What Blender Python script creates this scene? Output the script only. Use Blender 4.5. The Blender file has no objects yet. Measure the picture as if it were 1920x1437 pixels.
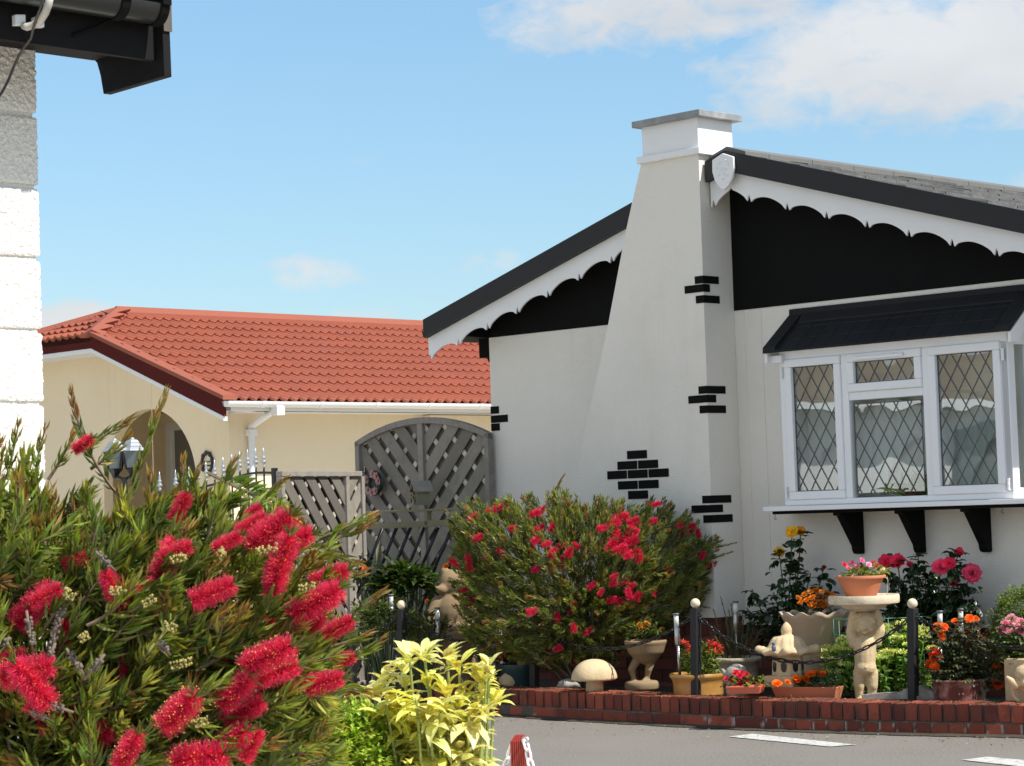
import bpy, bmesh, math, random
import numpy as np
from mathutils import Vector, Matrix
random.seed(7); rng = np.random.default_rng(7)
SC = bpy.context.scene; COL = SC.collection
PI = math.pi
# ---------------------------------------------------------------- camera geometry
FPX, PITCH, ROLL, TH, H = 4305.7, .0553531, .0346447, .7810235, 1.28
Z = np.array([0, 0, 1.]); CAM = np.array([0, 0, H])
Fv = np.array([0, math.cos(PITCH), math.sin(PITCH)])
_U0 = np.array([0, -math.sin(PITCH), math.cos(PITCH)]); _R0 = np.array([1., 0, 0])
Rv = math.cos(ROLL)*_R0 - math.sin(ROLL)*_U0
Uv = math.sin(ROLL)*_R0 + math.cos(ROLL)*_U0
u = np.array([math.cos(TH), -math.sin(TH), 0]); v = np.array([math.sin(TH), math.cos(TH), 0])
O = np.array([2.183, 14.0, 0])
def ray(x, y): return Fv + (x-960)/FPX*Rv + (718.5-y)/FPX*Uv
def at(x, y, Y): d = ray(x, y); return CAM + d*(Y/d[1])
def onz(x, y, z): d = ray(x, y); return CAM + d*((z-H)/d[2])
def onplane(x, y, p0, n): d = ray(x, y); return CAM + d*(((p0-CAM)@n)/(d@n))
def FP(s, d, z): return O + s*u - d*v + np.array([0, 0, z])       # white house: along the front, out of the front, up
def fac(x, y, d=0):
    P = onplane(x, y, O-v*d, v); q = P-O; return q@u, P[2]

cam = bpy.data.cameras.new('camera'); co = bpy.data.objects.new('camera', cam); COL.objects.link(co)
M = Matrix(((Rv[0], Uv[0], -Fv[0], 0), (Rv[1], Uv[1], -Fv[1], 0), (Rv[2], Uv[2], -Fv[2], H), (0, 0, 0, 1)))
co.matrix_world = M
cam.sensor_width = 36; cam.lens = FPX/1920*36; cam.clip_start = .1; cam.clip_end = 5000
SC.camera = co
cam.dof.use_dof = True; cam.dof.focus_distance = 11.5; cam.dof.aperture_fstop = 24
# ---------------------------------------------------------------- materials
def nt(m): m.use_nodes = True; return m.node_tree
class NG:
    def __init__(s, tree): s.t = tree; s.n = tree.nodes; s.l = tree.links
    def new(s, typ, **k):
        n = s.n.new(typ)
        for a, b in k.items(): setattr(n, a, b)
        return n
    def set(s, n, **k):
        for a, b in k.items():
            n.inputs[a.replace('_', ' ')].default_value = b
        return n
    def link(s, a, b): s.l.new(a, b)
    def math(s, op, a, b=None, c=None, clamp=False):
        n = s.new('ShaderNodeMath', operation=op, use_clamp=clamp)
        for i, x in enumerate((a, b, c)):
            if x is None: continue
            if isinstance(x, (int, float)): n.inputs[i].default_value = x
            else: s.link(x, n.inputs[i])
        return n.outputs[0]
    def mix(s, fac, a, b, blend='MIX'):
        n = s.new('ShaderNodeMix', data_type='RGBA', blend_type=blend)
        for i, x in ((0, fac), (6, a), (7, b)):
            if isinstance(x, (int, float)): n.inputs[i].default_value = x
            elif isinstance(x, tuple): n.inputs[i].default_value = (*x, 1) if len(x) == 3 else x
            else: s.link(x, n.inputs[i])
        return n.outputs[2]
    def noise(s, vec, scale, detail=3, rough=.5, dist=0):
        n = s.new('ShaderNodeTexNoise'); s.set(n, Scale=scale, Detail=detail, Roughness=rough, Distortion=dist)
        if vec is not None: s.link(vec, n.inputs['Vector'])
        return n.outputs['Fac']
    def ramp(s, fac, stops):
        n = s.new('ShaderNodeValToRGB'); e = n.color_ramp.elements
        while len(e) < len(stops): e.new(.5)
        for i, (p, c) in enumerate(stops):
            e[i].position = p; e[i].color = (c, c, c, 1) if isinstance(c, (int, float)) else (*c, 1)
        s.link(fac, n.inputs[0]); return n.outputs[0]
def mat(name, col, rough=.7, var=.12, vscale=6, bump=0, bscale=60, bstretch=None, spec=.5, metal=0, stain=None, stscale=2.5, stamt=.5, attr=False, coat=0, fine=0, streak=None):
    m = bpy.data.materials.new(name); t = nt(m); g = NG(t); b = g.n['Principled BSDF']
    tc = g.new('ShaderNodeTexCoord').outputs['Object']
    b.inputs['Roughness'].default_value = rough; b.inputs['Metallic'].default_value = metal
    b.inputs['Specular IOR Level'].default_value = spec; b.inputs['Coat Weight'].default_value = coat
    base = tuple(col)
    if attr:
        a = g.new('ShaderNodeAttribute', attribute_name='tint'); base = g.mix(1, a.outputs['Color'], base, 'MULTIPLY')
    n = g.noise(tc, vscale, 5, .6)
    k = g.math('MULTIPLY_ADD', n, 2*var, 1-var)
    if fine:
        n2 = g.noise(tc, 170, 2, .6); k = g.math('MULTIPLY', k, g.math('MULTIPLY_ADD', n2, 2*fine, 1-fine))
    kk = g.new('ShaderNodeCombineColor')
    for i in range(3): g.link(k, kk.inputs[i])
    c = g.mix(1, base, kk.outputs[0], 'MULTIPLY')
    if stain:
        sn = g.noise(tc, stscale, 6, .65, .4)
        f = g.math('MULTIPLY', g.ramp(sn, [(.48, 0), (.7, 1)]), stamt)
        c = g.mix(f, c, stain)
    if streak:
        mp2 = g.new('ShaderNodeMapping'); mp2.inputs['Scale'].default_value = (5, 5, .35); g.link(tc, mp2.inputs['Vector'])
        sf = g.math('MULTIPLY', g.ramp(g.noise(mp2.outputs[0], 2.2, 5, .7), [(.5, 0), (.78, 1)]), g.ramp(g.noise(tc, .9, 3), [(.42, 0), (.62, 1)]))
        c = g.mix(g.math('MULTIPLY', sf, streak[3]), c, tuple(streak[:3]))
    g.link(c, b.inputs['Base Color'])
    if bump:
        vec = tc
        if bstretch:
            mp = g.new('ShaderNodeMapping'); mp.inputs['Scale'].default_value = bstretch; g.link(tc, mp.inputs['Vector']); vec = mp.outputs[0]
        bn = g.noise(vec, bscale, 3, .6)
        bp = g.new('ShaderNodeBump'); bp.inputs['Strength'].default_value = min(1, bump*60); bp.inputs['Distance'].default_value = bump
        g.link(bn, bp.inputs['Height']); g.link(bp.outputs[0], b.inputs['Normal'])
    return m
def leafmat(name, trans=.35, rough=.45, spec=.4, gain=(1, 1, 1)):
    m = bpy.data.materials.new(name); t = nt(m); g = NG(t); b = g.n['Principled BSDF']
    a = g.new('ShaderNodeAttribute', attribute_name='tint').outputs['Color']
    tc = g.new('ShaderNodeTexCoord').outputs['Object']
    k = g.math('MULTIPLY_ADD', g.noise(tc, 25, 3), .6, .7)
    kk = g.new('ShaderNodeCombineColor')
    for i in range(3): g.link(k, kk.inputs[i])
    a = g.mix(1, a, kk.outputs[0], 'MULTIPLY')
    g.link(a, b.inputs['Base Color']); b.inputs['Roughness'].default_value = rough; b.inputs['Specular IOR Level'].default_value = spec
    tr = g.new('ShaderNodeBsdfTranslucent'); g.link(g.mix(1, a, (1.5*gain[0], 1.6*gain[1], .7*gain[2]), 'MULTIPLY'), tr.inputs['Color'])
    mx = g.new('ShaderNodeMixShader'); mx.inputs[0].default_value = trans
    g.link(b.outputs[0], mx.inputs[1]); g.link(tr.outputs[0], mx.inputs[2])
    g.link(mx.outputs[0], g.n['Material Output'].inputs['Surface'])
    return m
MT = {}
MT['render_white'] = mat('painted_render', (.80, .76, .69), .85, .05, 1.2, .009, 60, (1, 1, 3), stain=(.62, .59, .52), stscale=.9, stamt=.38, fine=.07, streak=(.52, .49, .42, .22))
MT['roughcast'] = mat('roughcast_white', (.82, .795, .745), .9, .06, 2, .012, 95, fine=.12)
MT['cream'] = mat('cream_render', (.84, .71, .50), .85, .05, 1.2, .003, 80, (1, 1, 2.2), stain=(.66, .52, .30), stscale=.9, stamt=.25, fine=.05, streak=(.56, .44, .26, .25))
MT['black'] = mat('black_paint', (.0055, .0055, .0055), .8, .3, 5, .0012, 60, spec=.12)
MT['black_board'] = mat('weathered_black_board', (.019, .0185, .020), .55, .18, 4, .0015, 40, (1, 1, 6), spec=.3, fine=.12)
MT['black_wood'] = mat('rough_black_timber', (.008, .0075, .008), .75, .25, 6, .004, 35, (1.5, 1.5, 9), spec=.2)
MT['white_paint'] = mat('white_paint', (.80, .80, .80), .45, .04, 3, .0006, 30, stain=(.66, .63, .56), stscale=3, stamt=.2)
MT['upvc'] = mat('white_upvc', (.83, .84, .86), .3, .03, 2, stain=(.66, .66, .62), stscale=5, stamt=.15)
MT['lead'] = mat('lead_flashing', (.24, .25, .26), .5, .25, 14, .003, 30, spec=.5, stain=(.50, .50, .48), stscale=9, stamt=.6)
MT['slate'] = mat('grey_slate', (.095, .095, .094), .8, .3, 12, .004, 70, stain=(.19, .19, .18), stscale=12, stamt=.5, attr=True)
MT['ridge'] = mat('grey_ridge_tile', (.15, .149, .143), .8, .15, 7, .002, 60, stain=(.12, .12, .12), stscale=4, stamt=.4)
MT['bay_tile'] = mat('black_bay_tiles', (.012, .012, .013), .75, .3, 7, .003, 40, attr=True, spec=.3)
MT['tile'] = mat('red_roof_tile', (.285, .072, .038), .8, .28, 2.6, .0015, 160, attr=True, stain=(.27, .075, .05), stscale=1.2, stamt=.6, fine=.08)
MT['tile_trim'] = mat('red_roof_trim', (.28, .076, .042), .75, .1, 2, .001, 90)
MT['maroon'] = mat('maroon_fascia', (.085, .012, .009), .8, .12, 3, .001, 60, spec=.15)
MT['brick'] = mat('red_brick', (1, 1, 1), .85, .25, 18, .004, 110, attr=True, stain=(.035, .026, .022), stscale=9, stamt=.75, fine=.15)
MT['mortar'] = mat('dirty_mortar', (.10, .085, .07), .95, .4, 25, .004, 150, stain=(.32, .30, .27), stscale=7, stamt=.5)
MT['plinth'] = mat('plinth_brick', (1, 1, 1), .85, .25, 14, .003, 90, attr=True)
MT['wood_grey'] = mat('weathered_grey_wood', (.265, .24, .21), .9, .35, 5, .003, 35, (1, 1, 1), stain=(.09, .08, .065), stscale=5, stamt=.5, attr=True, fine=.15)
MT['olive'] = mat('olive_painted_wood', (.20, .19, .12), .7, .2, 8, .002, 60)
MT['iron'] = mat('black_iron', (.012, .012, .013), .35, .2, 9, spec=.5)
MT['chain'] = mat('black_plastic_chain', (.006, .006, .007), .25, .2, 9, spec=.5)
MT['silver'] = mat('silver_paint', (.50, .52, .54), .35, .15, 20, metal=.6)
MT['steel'] = mat('brushed_steel', (.55, .55, .54), .32, .15, 30, metal=.85)
MT['stone'] = mat('cream_cast_stone', (.60, .46, .28), .92, .2, 12, .007, 95, stain=(.33, .26, .16), stscale=9, stamt=.65, fine=.22, spec=.2)
MT['stone_white'] = mat('pale_cast_stone', (.68, .575, .42), .92, .15, 12, .006, 95, stain=(.42, .35, .24), stscale=10, stamt=.55, fine=.18, spec=.2)
MT['stone_grey'] = mat('grey_stone', (.33, .31, .27), .9, .3, 14, .006, 60, stain=(.13, .12, .10), stscale=9, stamt=.6)
MT['stone_buff'] = mat('buff_planter', (.42, .36, .25), .9, .25, 9, .012, 22, stain=(.20, .18, .11), stscale=10, stamt=.5)
MT['urn'] = mat('beige_urn', (.46, .35, .25), .85, .08, 5, .002, 70)
MT['terracotta'] = mat('terracotta', (.50, .175, .085), .7, .1, 6, .0008, 70, stain=(.36, .12, .06), stscale=5, stamt=.35)
MT['coral'] = mat('coral_plastic', (.58, .13, .07), .45, .1, 9)
MT['mustard'] = mat('mustard_glaze', (.42, .21, .045), .3, .2, 9, coat=.4, stain=(.55, .40, .18), stscale=7, stamt=.4)
MT['drip'] = mat('drip_glaze', (.11, .035, .028), .3, .3, 8, coat=.3, stain=(.40, .30, .27), stscale=14, stamt=.7)
MT['stone_shade'] = mat('shade_darkened_stone', (.27, .19, .105), .9, .2, 9, .004, 120, stain=(.20, .14, .07), stscale=5, stamt=.6, fine=.1)  # cream stone with shade put into its colour, for bear and bowl
MT['soil'] = mat('dark_soil', (.055, .042, .03), .95, .5, 20, .012, 60)
MT['bark'] = mat('bark', (.13, .10, .075), .9, .3, 30, .003, 80)
MT['stem'] = mat('green_stem', (.055, .085, .03), .7, .3, 20)
MT['red_post'] = mat('red_painted_post', (.32, .035, .022), .55, .15, 12, .0015, 60)
MT['white_chain'] = mat('white_chain', (.8, .8, .79), .4, .05, 9)
MT['paint_line'] = mat('road_paint', (.52, .52, .50), .8, .15, 25, .002, 220, stain=(.14, .13, .12), stscale=28, stamt=.85)
MT['leaf'] = leafmat('leaf')
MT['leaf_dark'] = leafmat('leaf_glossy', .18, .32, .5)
MT['petal'] = leafmat('petal', .3, .6, .2, (1, .55, 1.2))
MT['teal'] = mat('teal_pot', (.02, .05, .055), .4, .2, 6)
MT['door'] = mat('grey_door', (.20, .20, .19), .4, .1, 4)
MT['bird'] = mat('bird_grey', (.10, .13, .17), .5, .3, 40)
MT['eye'] = mat('dark_eye', (.01, .01, .01), .2, 0, 1)
MT['curtain'] = mat('net_curtain', (.74, .76, .74), .9, .1, 9)
MT['inside'] = mat('room_wall', (.45, .43, .38), .9, .1, 2)
MT['cable'] = mat('dark_cable', (.05, .042, .038), .5, .1, 9)
MT['lead_came'] = mat('lead_strip', (.085, .09, .095), .5, .2, 30, metal=.2)
MT['conduit'] = mat('grey_conduit', (.45, .43, .39), .5, .2, 12)
MT['lampglass'] = mat('lantern_glass', (.12, .15, .16), .08, .2, 8, spec=.6)
def glassmat():
    m = bpy.data.materials.new('window_glass'); t = nt(m); g = NG(t)
    gl = g.new('ShaderNodeBsdfGlossy'); gl.inputs['Roughness'].default_value = .012; gl.inputs['Color'].default_value = (.92, .96, .95, 1)
    tr = g.new('ShaderNodeBsdfTransparent'); tr.inputs['Color'].default_value = (.80, .87, .85, 1)
    tc = g.new('ShaderNodeTexCoord').outputs['Object']
    bp = g.new('ShaderNodeBump'); bp.inputs['Strength'].default_value = .25; bp.inputs['Distance'].default_value = .006
    g.link(g.noise(tc, 3.5, 1), bp.inputs['Height']); g.link(bp.outputs[0], gl.inputs['Normal'])
    fr = g.new('ShaderNodeFresnel'); fr.inputs['IOR'].default_value = 1.5
    mx = g.new('ShaderNodeMixShader'); g.link(g.math('MULTIPLY_ADD', fr.outputs[0], 1.5, .22, True), mx.inputs[0])
    g.link(tr.outputs[0], mx.inputs[1]); g.link(gl.outputs[0], mx.inputs[2]); g.link(mx.outputs[0], g.n['Material Output'].inputs['Surface'])
    return m
MT['glass'] = glassmat()
def asphalt():
    m = bpy.data.materials.new('asphalt'); t = nt(m); g = NG(t); b = g.n['Principled BSDF']
    tc = g.new('ShaderNodeTexCoord').outputs['Object']
    n1 = g.noise(tc, 75, 5, .85); n2 = g.noise(tc, 1.1, 5, .6); n3 = g.noise(tc, 320, 2, .7)
    c = g.mix(g.ramp(n1, [(.38, 0), (.66, 1)]), (.075, .07, .062), (.31, .28, .245))
    c = g.mix(g.ramp(n2, [(.35, 0), (.7, 1)]), c, (.20, .185, .165)); c = g.mix(g.ramp(n3, [(.62, 0), (.7, 1)]), c, (.30, .29, .27))
    g.link(c, b.inputs['Base Color']); b.inputs['Roughness'].default_value = .9
    bp = g.new('ShaderNodeBump'); bp.inputs['Strength'].default_value = .8; bp.inputs['Distance'].default_value = .006
    g.link(n1, bp.inputs['Height']); g.link(bp.outputs[0], b.inputs['Normal']); return m
MT['asphalt'] = asphalt()
# ---------------------------------------------------------------- world, sun
SUN_EL, SUN_D = math.radians(51), math.radians(14)
sh = u*math.cos(SUN_D) + v*math.sin(SUN_D)
S = sh*math.cos(SUN_EL) + Z*math.sin(SUN_EL)
sl = bpy.data.lights.new('sun', 'SUN'); sl.energy = 4.4; sl.angle = math.radians(.5); sl.color = (1, .95, .87)
so = bpy.data.objects.new('sun', sl); COL.objects.link(so); so.location = (6, 4, 14)
so.rotation_euler = Vector(S).to_track_quat('Z', 'Y').to_euler()
EXPO = .55
def world():
    w = bpy.data.worlds.new('World'); SC.world = w; w.use_nodes = True; g = NG(w.node_tree); bg = g.n['Background']
    sk = g.new('ShaderNodeTexSky', sky_type='NISHITA'); sk.sun_disc = False; sk.sun_elevation = SUN_EL
    sk.sun_rotation = math.atan2(sh[0], sh[1]); sk.air_density = 1; sk.dust_density = .4; sk.ozone_density = 1.2
    d = g.new('ShaderNodeTexCoord').outputs['Generated']; sep = g.new('ShaderNodeSeparateXYZ'); g.link(d, sep.inputs[0])
    X, Y, Zc = sep.outputs
    Yc = g.math('MAXIMUM', Y, .03); qx = g.math('DIVIDE', X, Yc); qz = g.math('DIVIDE', Zc, Yc)
    cv = g.new('ShaderNodeCombineXYZ'); g.link(qx, cv.inputs[0]); g.link(g.math('MULTIPLY', qz, 1.6), cv.inputs[1])
    n1 = g.noise(cv.outputs[0], 15, 7, .56, .3); n2 = g.noise(cv.outputs[0], 7, 3, .5); n3 = g.noise(cv.outputs[0], 60, 6, .6, .5)
    n1 = g.math('ADD', g.math('MULTIPLY', n1, .62), g.math('MULTIPLY', n3, .38))
    blobs = [(1240, 22, 330, 75, 1.1), (1060, 50, 130, 50, .45), (1700, 115, 335, 135, 1.15), (1900, 60, 240, 130, 1.25), (1580, 190, 220, 60, .85), (1850, 180, 160, 60, .7),
             (585, 512, 95, 34, .64), (925, 492, 70, 32, .58), (690, 320, 90, 40, .28), (135, 600, 110, 34, 1.25), (715, 600, 150, 22, .62), (1640, 305, 50, 22, .55), (1915, 340, 40, 30, .6), (40, 470, 60, 30, .3)]
    tot = None
    for (px, py, rx, ry, st) in blobs:
        q = ray(px, py); ax, az = q[0]/q[1], q[2]/q[1]
        a = g.math('MULTIPLY', g.math('SUBTRACT', qx, ax), FPX/rx); b_ = g.math('MULTIPLY', g.math('SUBTRACT', g.math('ADD', qz, g.math('MULTIPLY', qx, ROLL*0)), az), FPX/ry)
        r = g.math('SQRT', g.math('ADD', g.math('MULTIPLY', a, a), g.math('MULTIPLY', b_, b_)))
        f = g.math('MULTIPLY', g.math('SUBTRACT', 1.6, r, clamp=True), st)
        tot = f if tot is None else g.math('MAXIMUM', tot, f)
    dens = g.math('SUBTRACT', g.math('ADD', tot, g.math('MULTIPLY', g.math('SUBTRACT', n1, .5), 3.4)), .42)
    dens = g.math('MULTIPLY', dens, g.math('GREATER_THAN', tot, .001))
    dens = g.math('MULTIPLY', g.math('SMOOTH_MIN', g.math('MULTIPLY', dens, 1.15), .86, .2), g.math('MULTIPLY_ADD', tot, 2.5, 0, True), clamp=True)
    # broken cloud over the unseen sky dome, thickened for a more neutral skylight
    gc = g.noise(d, 2.6, 6, .58, .2); other = g.math('MULTIPLY', g.ramp(gc, [(.42, 0), (.58, 1)]), g.math('LESS_THAN', Y, .6))
    other = g.math('MULTIPLY', other, g.math('GREATER_THAN', Zc, -.02))
    dens = g.math('MAXIMUM', dens, g.math('MULTIPLY', other, .8))
    ccol = g.mix(g.ramp(n2, [(.35, 0), (.65, 1)]), CLOUD_LO, CLOUD_HI)
    sky = g.mix(1, g.mix(1, sk.outputs[0], SKY_MUL, 'MULTIPLY'), g.ramp(Zc, [(.0, (.76, .68, .74)), (.24, (1, 1, 1))]), 'MULTIPLY')
    c = g.mix(dens, sky, ccol); g.link(c, bg.inputs['Color']); bg.inputs['Strength'].default_value = .12
SKY_MUL = (.82, .985, .985); CLOUD_LO = (3.75, 3.8, 3.9); CLOUD_HI = (5.1, 5.05, 5.0)
world()
vs = SC.view_settings; vs.view_transform = 'Standard'; vs.look = 'None'; vs.gamma = 1; vs.exposure = EXPO; vs.use_curve_mapping = False
SC.render.engine = 'CYCLES'
SC.cycles.max_bounces = 8; SC.cycles.transparent_max_bounces = 12; SC.cycles.use_denoising = True
try: SC.cycles.denoiser = 'OPENIMAGEDENOISE'
except Exception: pass
# ---------------------------------------------------------------- mesh helpers
def worig(o):
    p = np.zeros(3)
    while o is not None: p = p + np.array(o.location); o = o.parent
    return p
class MB:
    def __init__(s): s.v = []; s.f = []; s.c = []; s.n = 0
    def add(s, V, F, col=None):
        V = np.asarray(V, float).reshape(-1, 3); k = s.n
        s.v.append(V); s.n += len(V)
        s.f += [tuple(int(i)+k for i in f) for f in F]
        c = np.ones((len(V), 3)) if col is None else np.broadcast_to(np.asarray(col, float), (len(V), 3))
        s.c.append(c); return s
    def box(s, p, a, b, c, col=None):                  # corner p and three edge vectors
        p, a, b, c = (np.asarray(x, float) for x in (p, a, b, c))
        V = [p, p+a, p+a+b, p+b, p+c, p+a+c, p+a+b+c, p+b+c]
        F = [(0, 3, 2, 1), (4, 5, 6, 7), (0, 1, 5, 4), (1, 2, 6, 5), (2, 3, 7, 6), (3, 0, 4, 7)]
        if np.dot(np.cross(a, b), c) < 0: F = [f[::-1] for f in F]
        return s.add(V, F, col)
    def cbox(s, cen, sx, sy, sz, ax=(1, 0, 0), ay=(0, 1, 0), az=(0, 0, 1), col=None):
        ax, ay, az = (np.asarray(q, float) for q in (ax, ay, az))
        return s.box(np.asarray(cen)-ax*sx/2-ay*sy/2-az*sz/2, ax*sx, ay*sy, az*sz, col)
    def prism(s, pts, ext, col=None):                  # 3-D polygon extruded by a vector
        pts = np.asarray(pts, float); n = len(pts); ext = np.asarray(ext, float)
        V = np.vstack([pts, pts+ext]); F = [tuple(range(n))[::-1], tuple(range(n, 2*n))]
        F += [(i, (i+1) % n, n+(i+1) % n, n+i) for i in range(n)]
        nrm = np.zeros(3)
        for i in range(n): nrm += np.cross(pts[i], pts[(i+1) % n])
        if np.dot(nrm, ext) < 0: F = [f[::-1] for f in F]
        return s.add(V, F, col)
    def tube(s, path, r, seg=8, cap=True, col=None):
        path = np.asarray(path, float); n = len(path); r = np.broadcast_to(np.asarray(r, float), (n,))
        T = np.gradient(path, axis=0); T /= np.linalg.norm(T, axis=1)[:, None]+1e-12
        up = np.array([0, 0, 1.]) if abs(T[0][2]) < .9 else np.array([1., 0, 0])
        V = []
        nn = np.cross(T[0], up); nn /= np.linalg.norm(nn)
        for i in range(n):
            nn = nn - T[i]*np.dot(nn, T[i]); nn /= np.linalg.norm(nn)+1e-12; bb = np.cross(T[i], nn)
            for k in range(seg):
                a = 2*PI*k/seg; V.append(path[i]+r[i]*(math.cos(a)*nn+math.sin(a)*bb))
        F = [(i*seg+k, i*seg+(k+1) % seg, (i+1)*seg+(k+1) % seg, (i+1)*seg+k) for i in range(n-1) for k in range(seg)]
        if cap: F += [tuple(range(seg))[::-1], tuple((n-1)*seg+k for k in range(seg))]
        return s.add(V, F, col)
    def lathe(s, prof, cen, seg=32, fn=None, col=None, ax=None):   # prof: (r,z)...
        cen = np.asarray(cen, float); V = []
        for (r, z) in prof:
            for k in range(seg):
                a = 2*PI*k/seg; rr, zz = (r, z) if fn is None else fn(r, z, a)
                V.append(cen+np.array([rr*math.cos(a), rr*math.sin(a), zz]))
        n = len(prof)
        F = [(i*seg+k, i*seg+(k+1) % seg, (i+1)*seg+(k+1) % seg, (i+1)*seg+k) for i in range(n-1) for k in range(seg)]
        F += [tuple(range(seg))[::-1], tuple((n-1)*seg+k for k in range(seg))]
        return s.add(V, F, col)
    def ball(s, cen, rx, ry=None, rz=None, seg=16, rot=None, col=None):
        ry = ry or rx; rz = rz or rx; V = []; rings = seg//2
        for i in range(rings+1):
            ph = PI*i/rings
            for k in range(seg):
                a = 2*PI*k/seg; V.append((rx*math.sin(ph)*math.cos(a), ry*math.sin(ph)*math.sin(a), rz*math.cos(ph)))
        V = np.array(V)
        if rot is not None: V = V @ np.asarray(rot).T
        F = [(i*seg+k, (i+1)*seg+k, (i+1)*seg+(k+1) % seg, i*seg+(k+1) % seg) for i in range(rings) for k in range(seg)]
        return s.add(V+np.asarray(cen), F, col)
    def mesh(s, name, m, org, smooth):
        V = np.vstack(s.v)-org; me = bpy.data.meshes.new(name); me.from_pydata(V.tolist(), [], s.f); me.update()
        C = np.vstack(s.c); a = me.color_attributes.new('tint', 'FLOAT_COLOR', 'POINT')
        a.data.foreach_set('color', np.hstack([C, np.ones((len(C), 1))]).astype(np.float32).ravel())
        if smooth: me.polygons.foreach_set('use_smooth', [True]*len(me.polygons))
        if m is not None: me.materials.append(m)
        return me
    def build(s, name, m, parent=None, smooth=False, loc=None, bevel=0, auto=None, local=False):
        m = MT[m] if isinstance(m, str) else m
        org = worig(parent) + (np.zeros(3) if loc is None else np.asarray(loc)-worig(parent)) if parent is not None else (np.zeros(3) if loc is None else np.asarray(loc))
        o = bpy.data.objects.new(name, s.mesh(name, m, np.zeros(3) if local else org, smooth)); COL.objects.link(o)
        if parent is not None: o.parent = parent; o.location = org-worig(parent)
        else: o.location = org
        if bevel:
            b = o.modifiers.new('bevel', 'BEVEL'); b.width = bevel; b.segments = 2; b.limit_method = 'ANGLE'
        if auto: weld_smooth(o, auto)
        return o
def weld_smooth(o, ang):
    me = o.data; me.polygons.foreach_set('use_smooth', [True]*len(me.polygons))
    bm = bmesh.new(); bm.from_mesh(me); bmesh.ops.remove_doubles(bm, verts=bm.verts, dist=1e-5)
    for e in bm.edges:
        if len(e.link_faces) == 2 and e.calc_face_angle(0) > math.radians(ang): e.smooth = False
    bm.to_mesh(me); bm.free()
def tag(o, label=None, cat=None, group=None, kind=None):
    if label: o['label'] = label
    if cat: o['category'] = cat
    if group: o['group'] = group
    if kind: o['kind'] = kind
    return o
def empty(name, loc, label, cat, group=None):
    o = bpy.data.objects.new(name, None); o.location = loc; o.empty_display_size = .1; COL.objects.link(o)
    return tag(o, label, cat, group)
def organic(mb, name, m, parent=None, loc=None, vox=.008, sm=6):
    o = mb.build(name, m, parent, True, loc)
    r = o.modifiers.new('remesh', 'REMESH'); r.mode = 'VOXEL'; r.voxel_size = vox; r.use_smooth_shade = True
    s = o.modifiers.new('smooth', 'SMOOTH'); s.iterations = sm; s.factor = .6
    return o
def limb(mb, a, b, ra, rb, n=8):
    a = np.asarray(a, float); b = np.asarray(b, float)
    for i in range(n+1):
        t = i/n; mb.ball(a+(b-a)*t, ra+(rb-ra)*t, seg=12)
# ---- leaves: many small blades in one mesh
T_SLIM = (np.array([(0, 0, 0), (.45, -.5, .10), (1, 0, -.04), (.45, .5, .10)]), [(0, 1, 2), (0, 2, 3)])
T_WIDE = (np.array([(0, 0, 0), (.22, -.36, .07), (.24, 0, 0), (.22, .36, .07), (.55, -.5, .06), (.57, 0, -.03), (.55, .5, .06), (.82, -.27, -.03), (.83, 0, -.10), (.82, .27, -.03), (1, 0, -.2)]),
          [(0, 2, 1), (0, 3, 2), (1, 2, 5, 4), (2, 3, 6, 5), (4, 5, 8, 7), (5, 6, 9, 8), (7, 8, 10), (8, 9, 10)])
def norm(a): return a/(np.linalg.norm(a, axis=-1, keepdims=True)+1e-12)
def blades(mb, P, D, L, W, C, up=None, tpl=T_SLIM, tipcol=None, roll=None):
    P = np.asarray(P, float); n = len(P); D = norm(np.asarray(D, float))
    up = np.array([0, 0, 1.]) if up is None else np.asarray(up, float)
    up = np.broadcast_to(up, D.shape)+rng.normal(0, .15, D.shape)
    Sd = norm(np.cross(D, up)); N = np.cross(Sd, D)
    if roll is not None:
        c, s_ = np.cos(roll)[:, None], np.sin(roll)[:, None]; Sd, N = Sd*c+N*s_, N*c-Sd*s_
    t, F = tpl; k = len(t); L = np.broadcast_to(L, (n,)); W = np.broadcast_to(W, (n,))
    V = P[:, None]+(t[None, :, 0, None]*L[:, None, None])*D[:, None]+(t[None, :, 1, None]*W[:, None, None])*Sd[:, None]+(t[None, :, 2, None]*L[:, None, None])*N[:, None]
    C = np.broadcast_to(np.asarray(C, float), (n, 3)); CC = np.repeat(C[:, None], k, 1).copy()
    if tipcol is not None: CC = CC*(1-t[None, :, 0, None]**2)+np.broadcast_to(np.asarray(tipcol, float), (n, 3))[:, None]*(t[None, :, 0, None]**2)
    base = (np.arange(n)*k)[:, None]
    Fs = []
    for f in F: Fs += (base+np.array(f)[None]).tolist()
    kk = mb.n; mb.v.append(V.reshape(-1, 3)); mb.c.append(CC.reshape(-1, 3)); mb.n += n*k
    mb.f += [tuple(i+kk for i in f) for f in Fs]
def vary(col, n, s=.25, hue=.12):
    c = np.asarray(col, float)[None]*(1+rng.normal(0, s, (n, 1)))*(1+rng.normal(0, hue, (n, 3)))
    return np.clip(c, .004, .95)
def perp(D):
    a = rng.normal(size=D.shape); return norm(a-D*np.sum(a*D, -1, keepdims=True))
def copy_tree(o, parent=None):
    c = o.copy(); COL.objects.link(c)
    if parent is not None: c.parent = parent
    for ch in list(o.children): copy_tree(ch, c)
    return c
# ================================================================ GROUND
def sheet(name, pts, m, z, kind='structure'):
    mb = MB(); mb.add([(p[0], p[1], z) for p in pts], [tuple(range(len(pts)))]); o = mb.build(name, m); return tag(o, kind=kind)
sheet('road', [(-400, -60), (400, -60), (400, 900), (-400, 900)], 'asphalt', 0)
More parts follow.
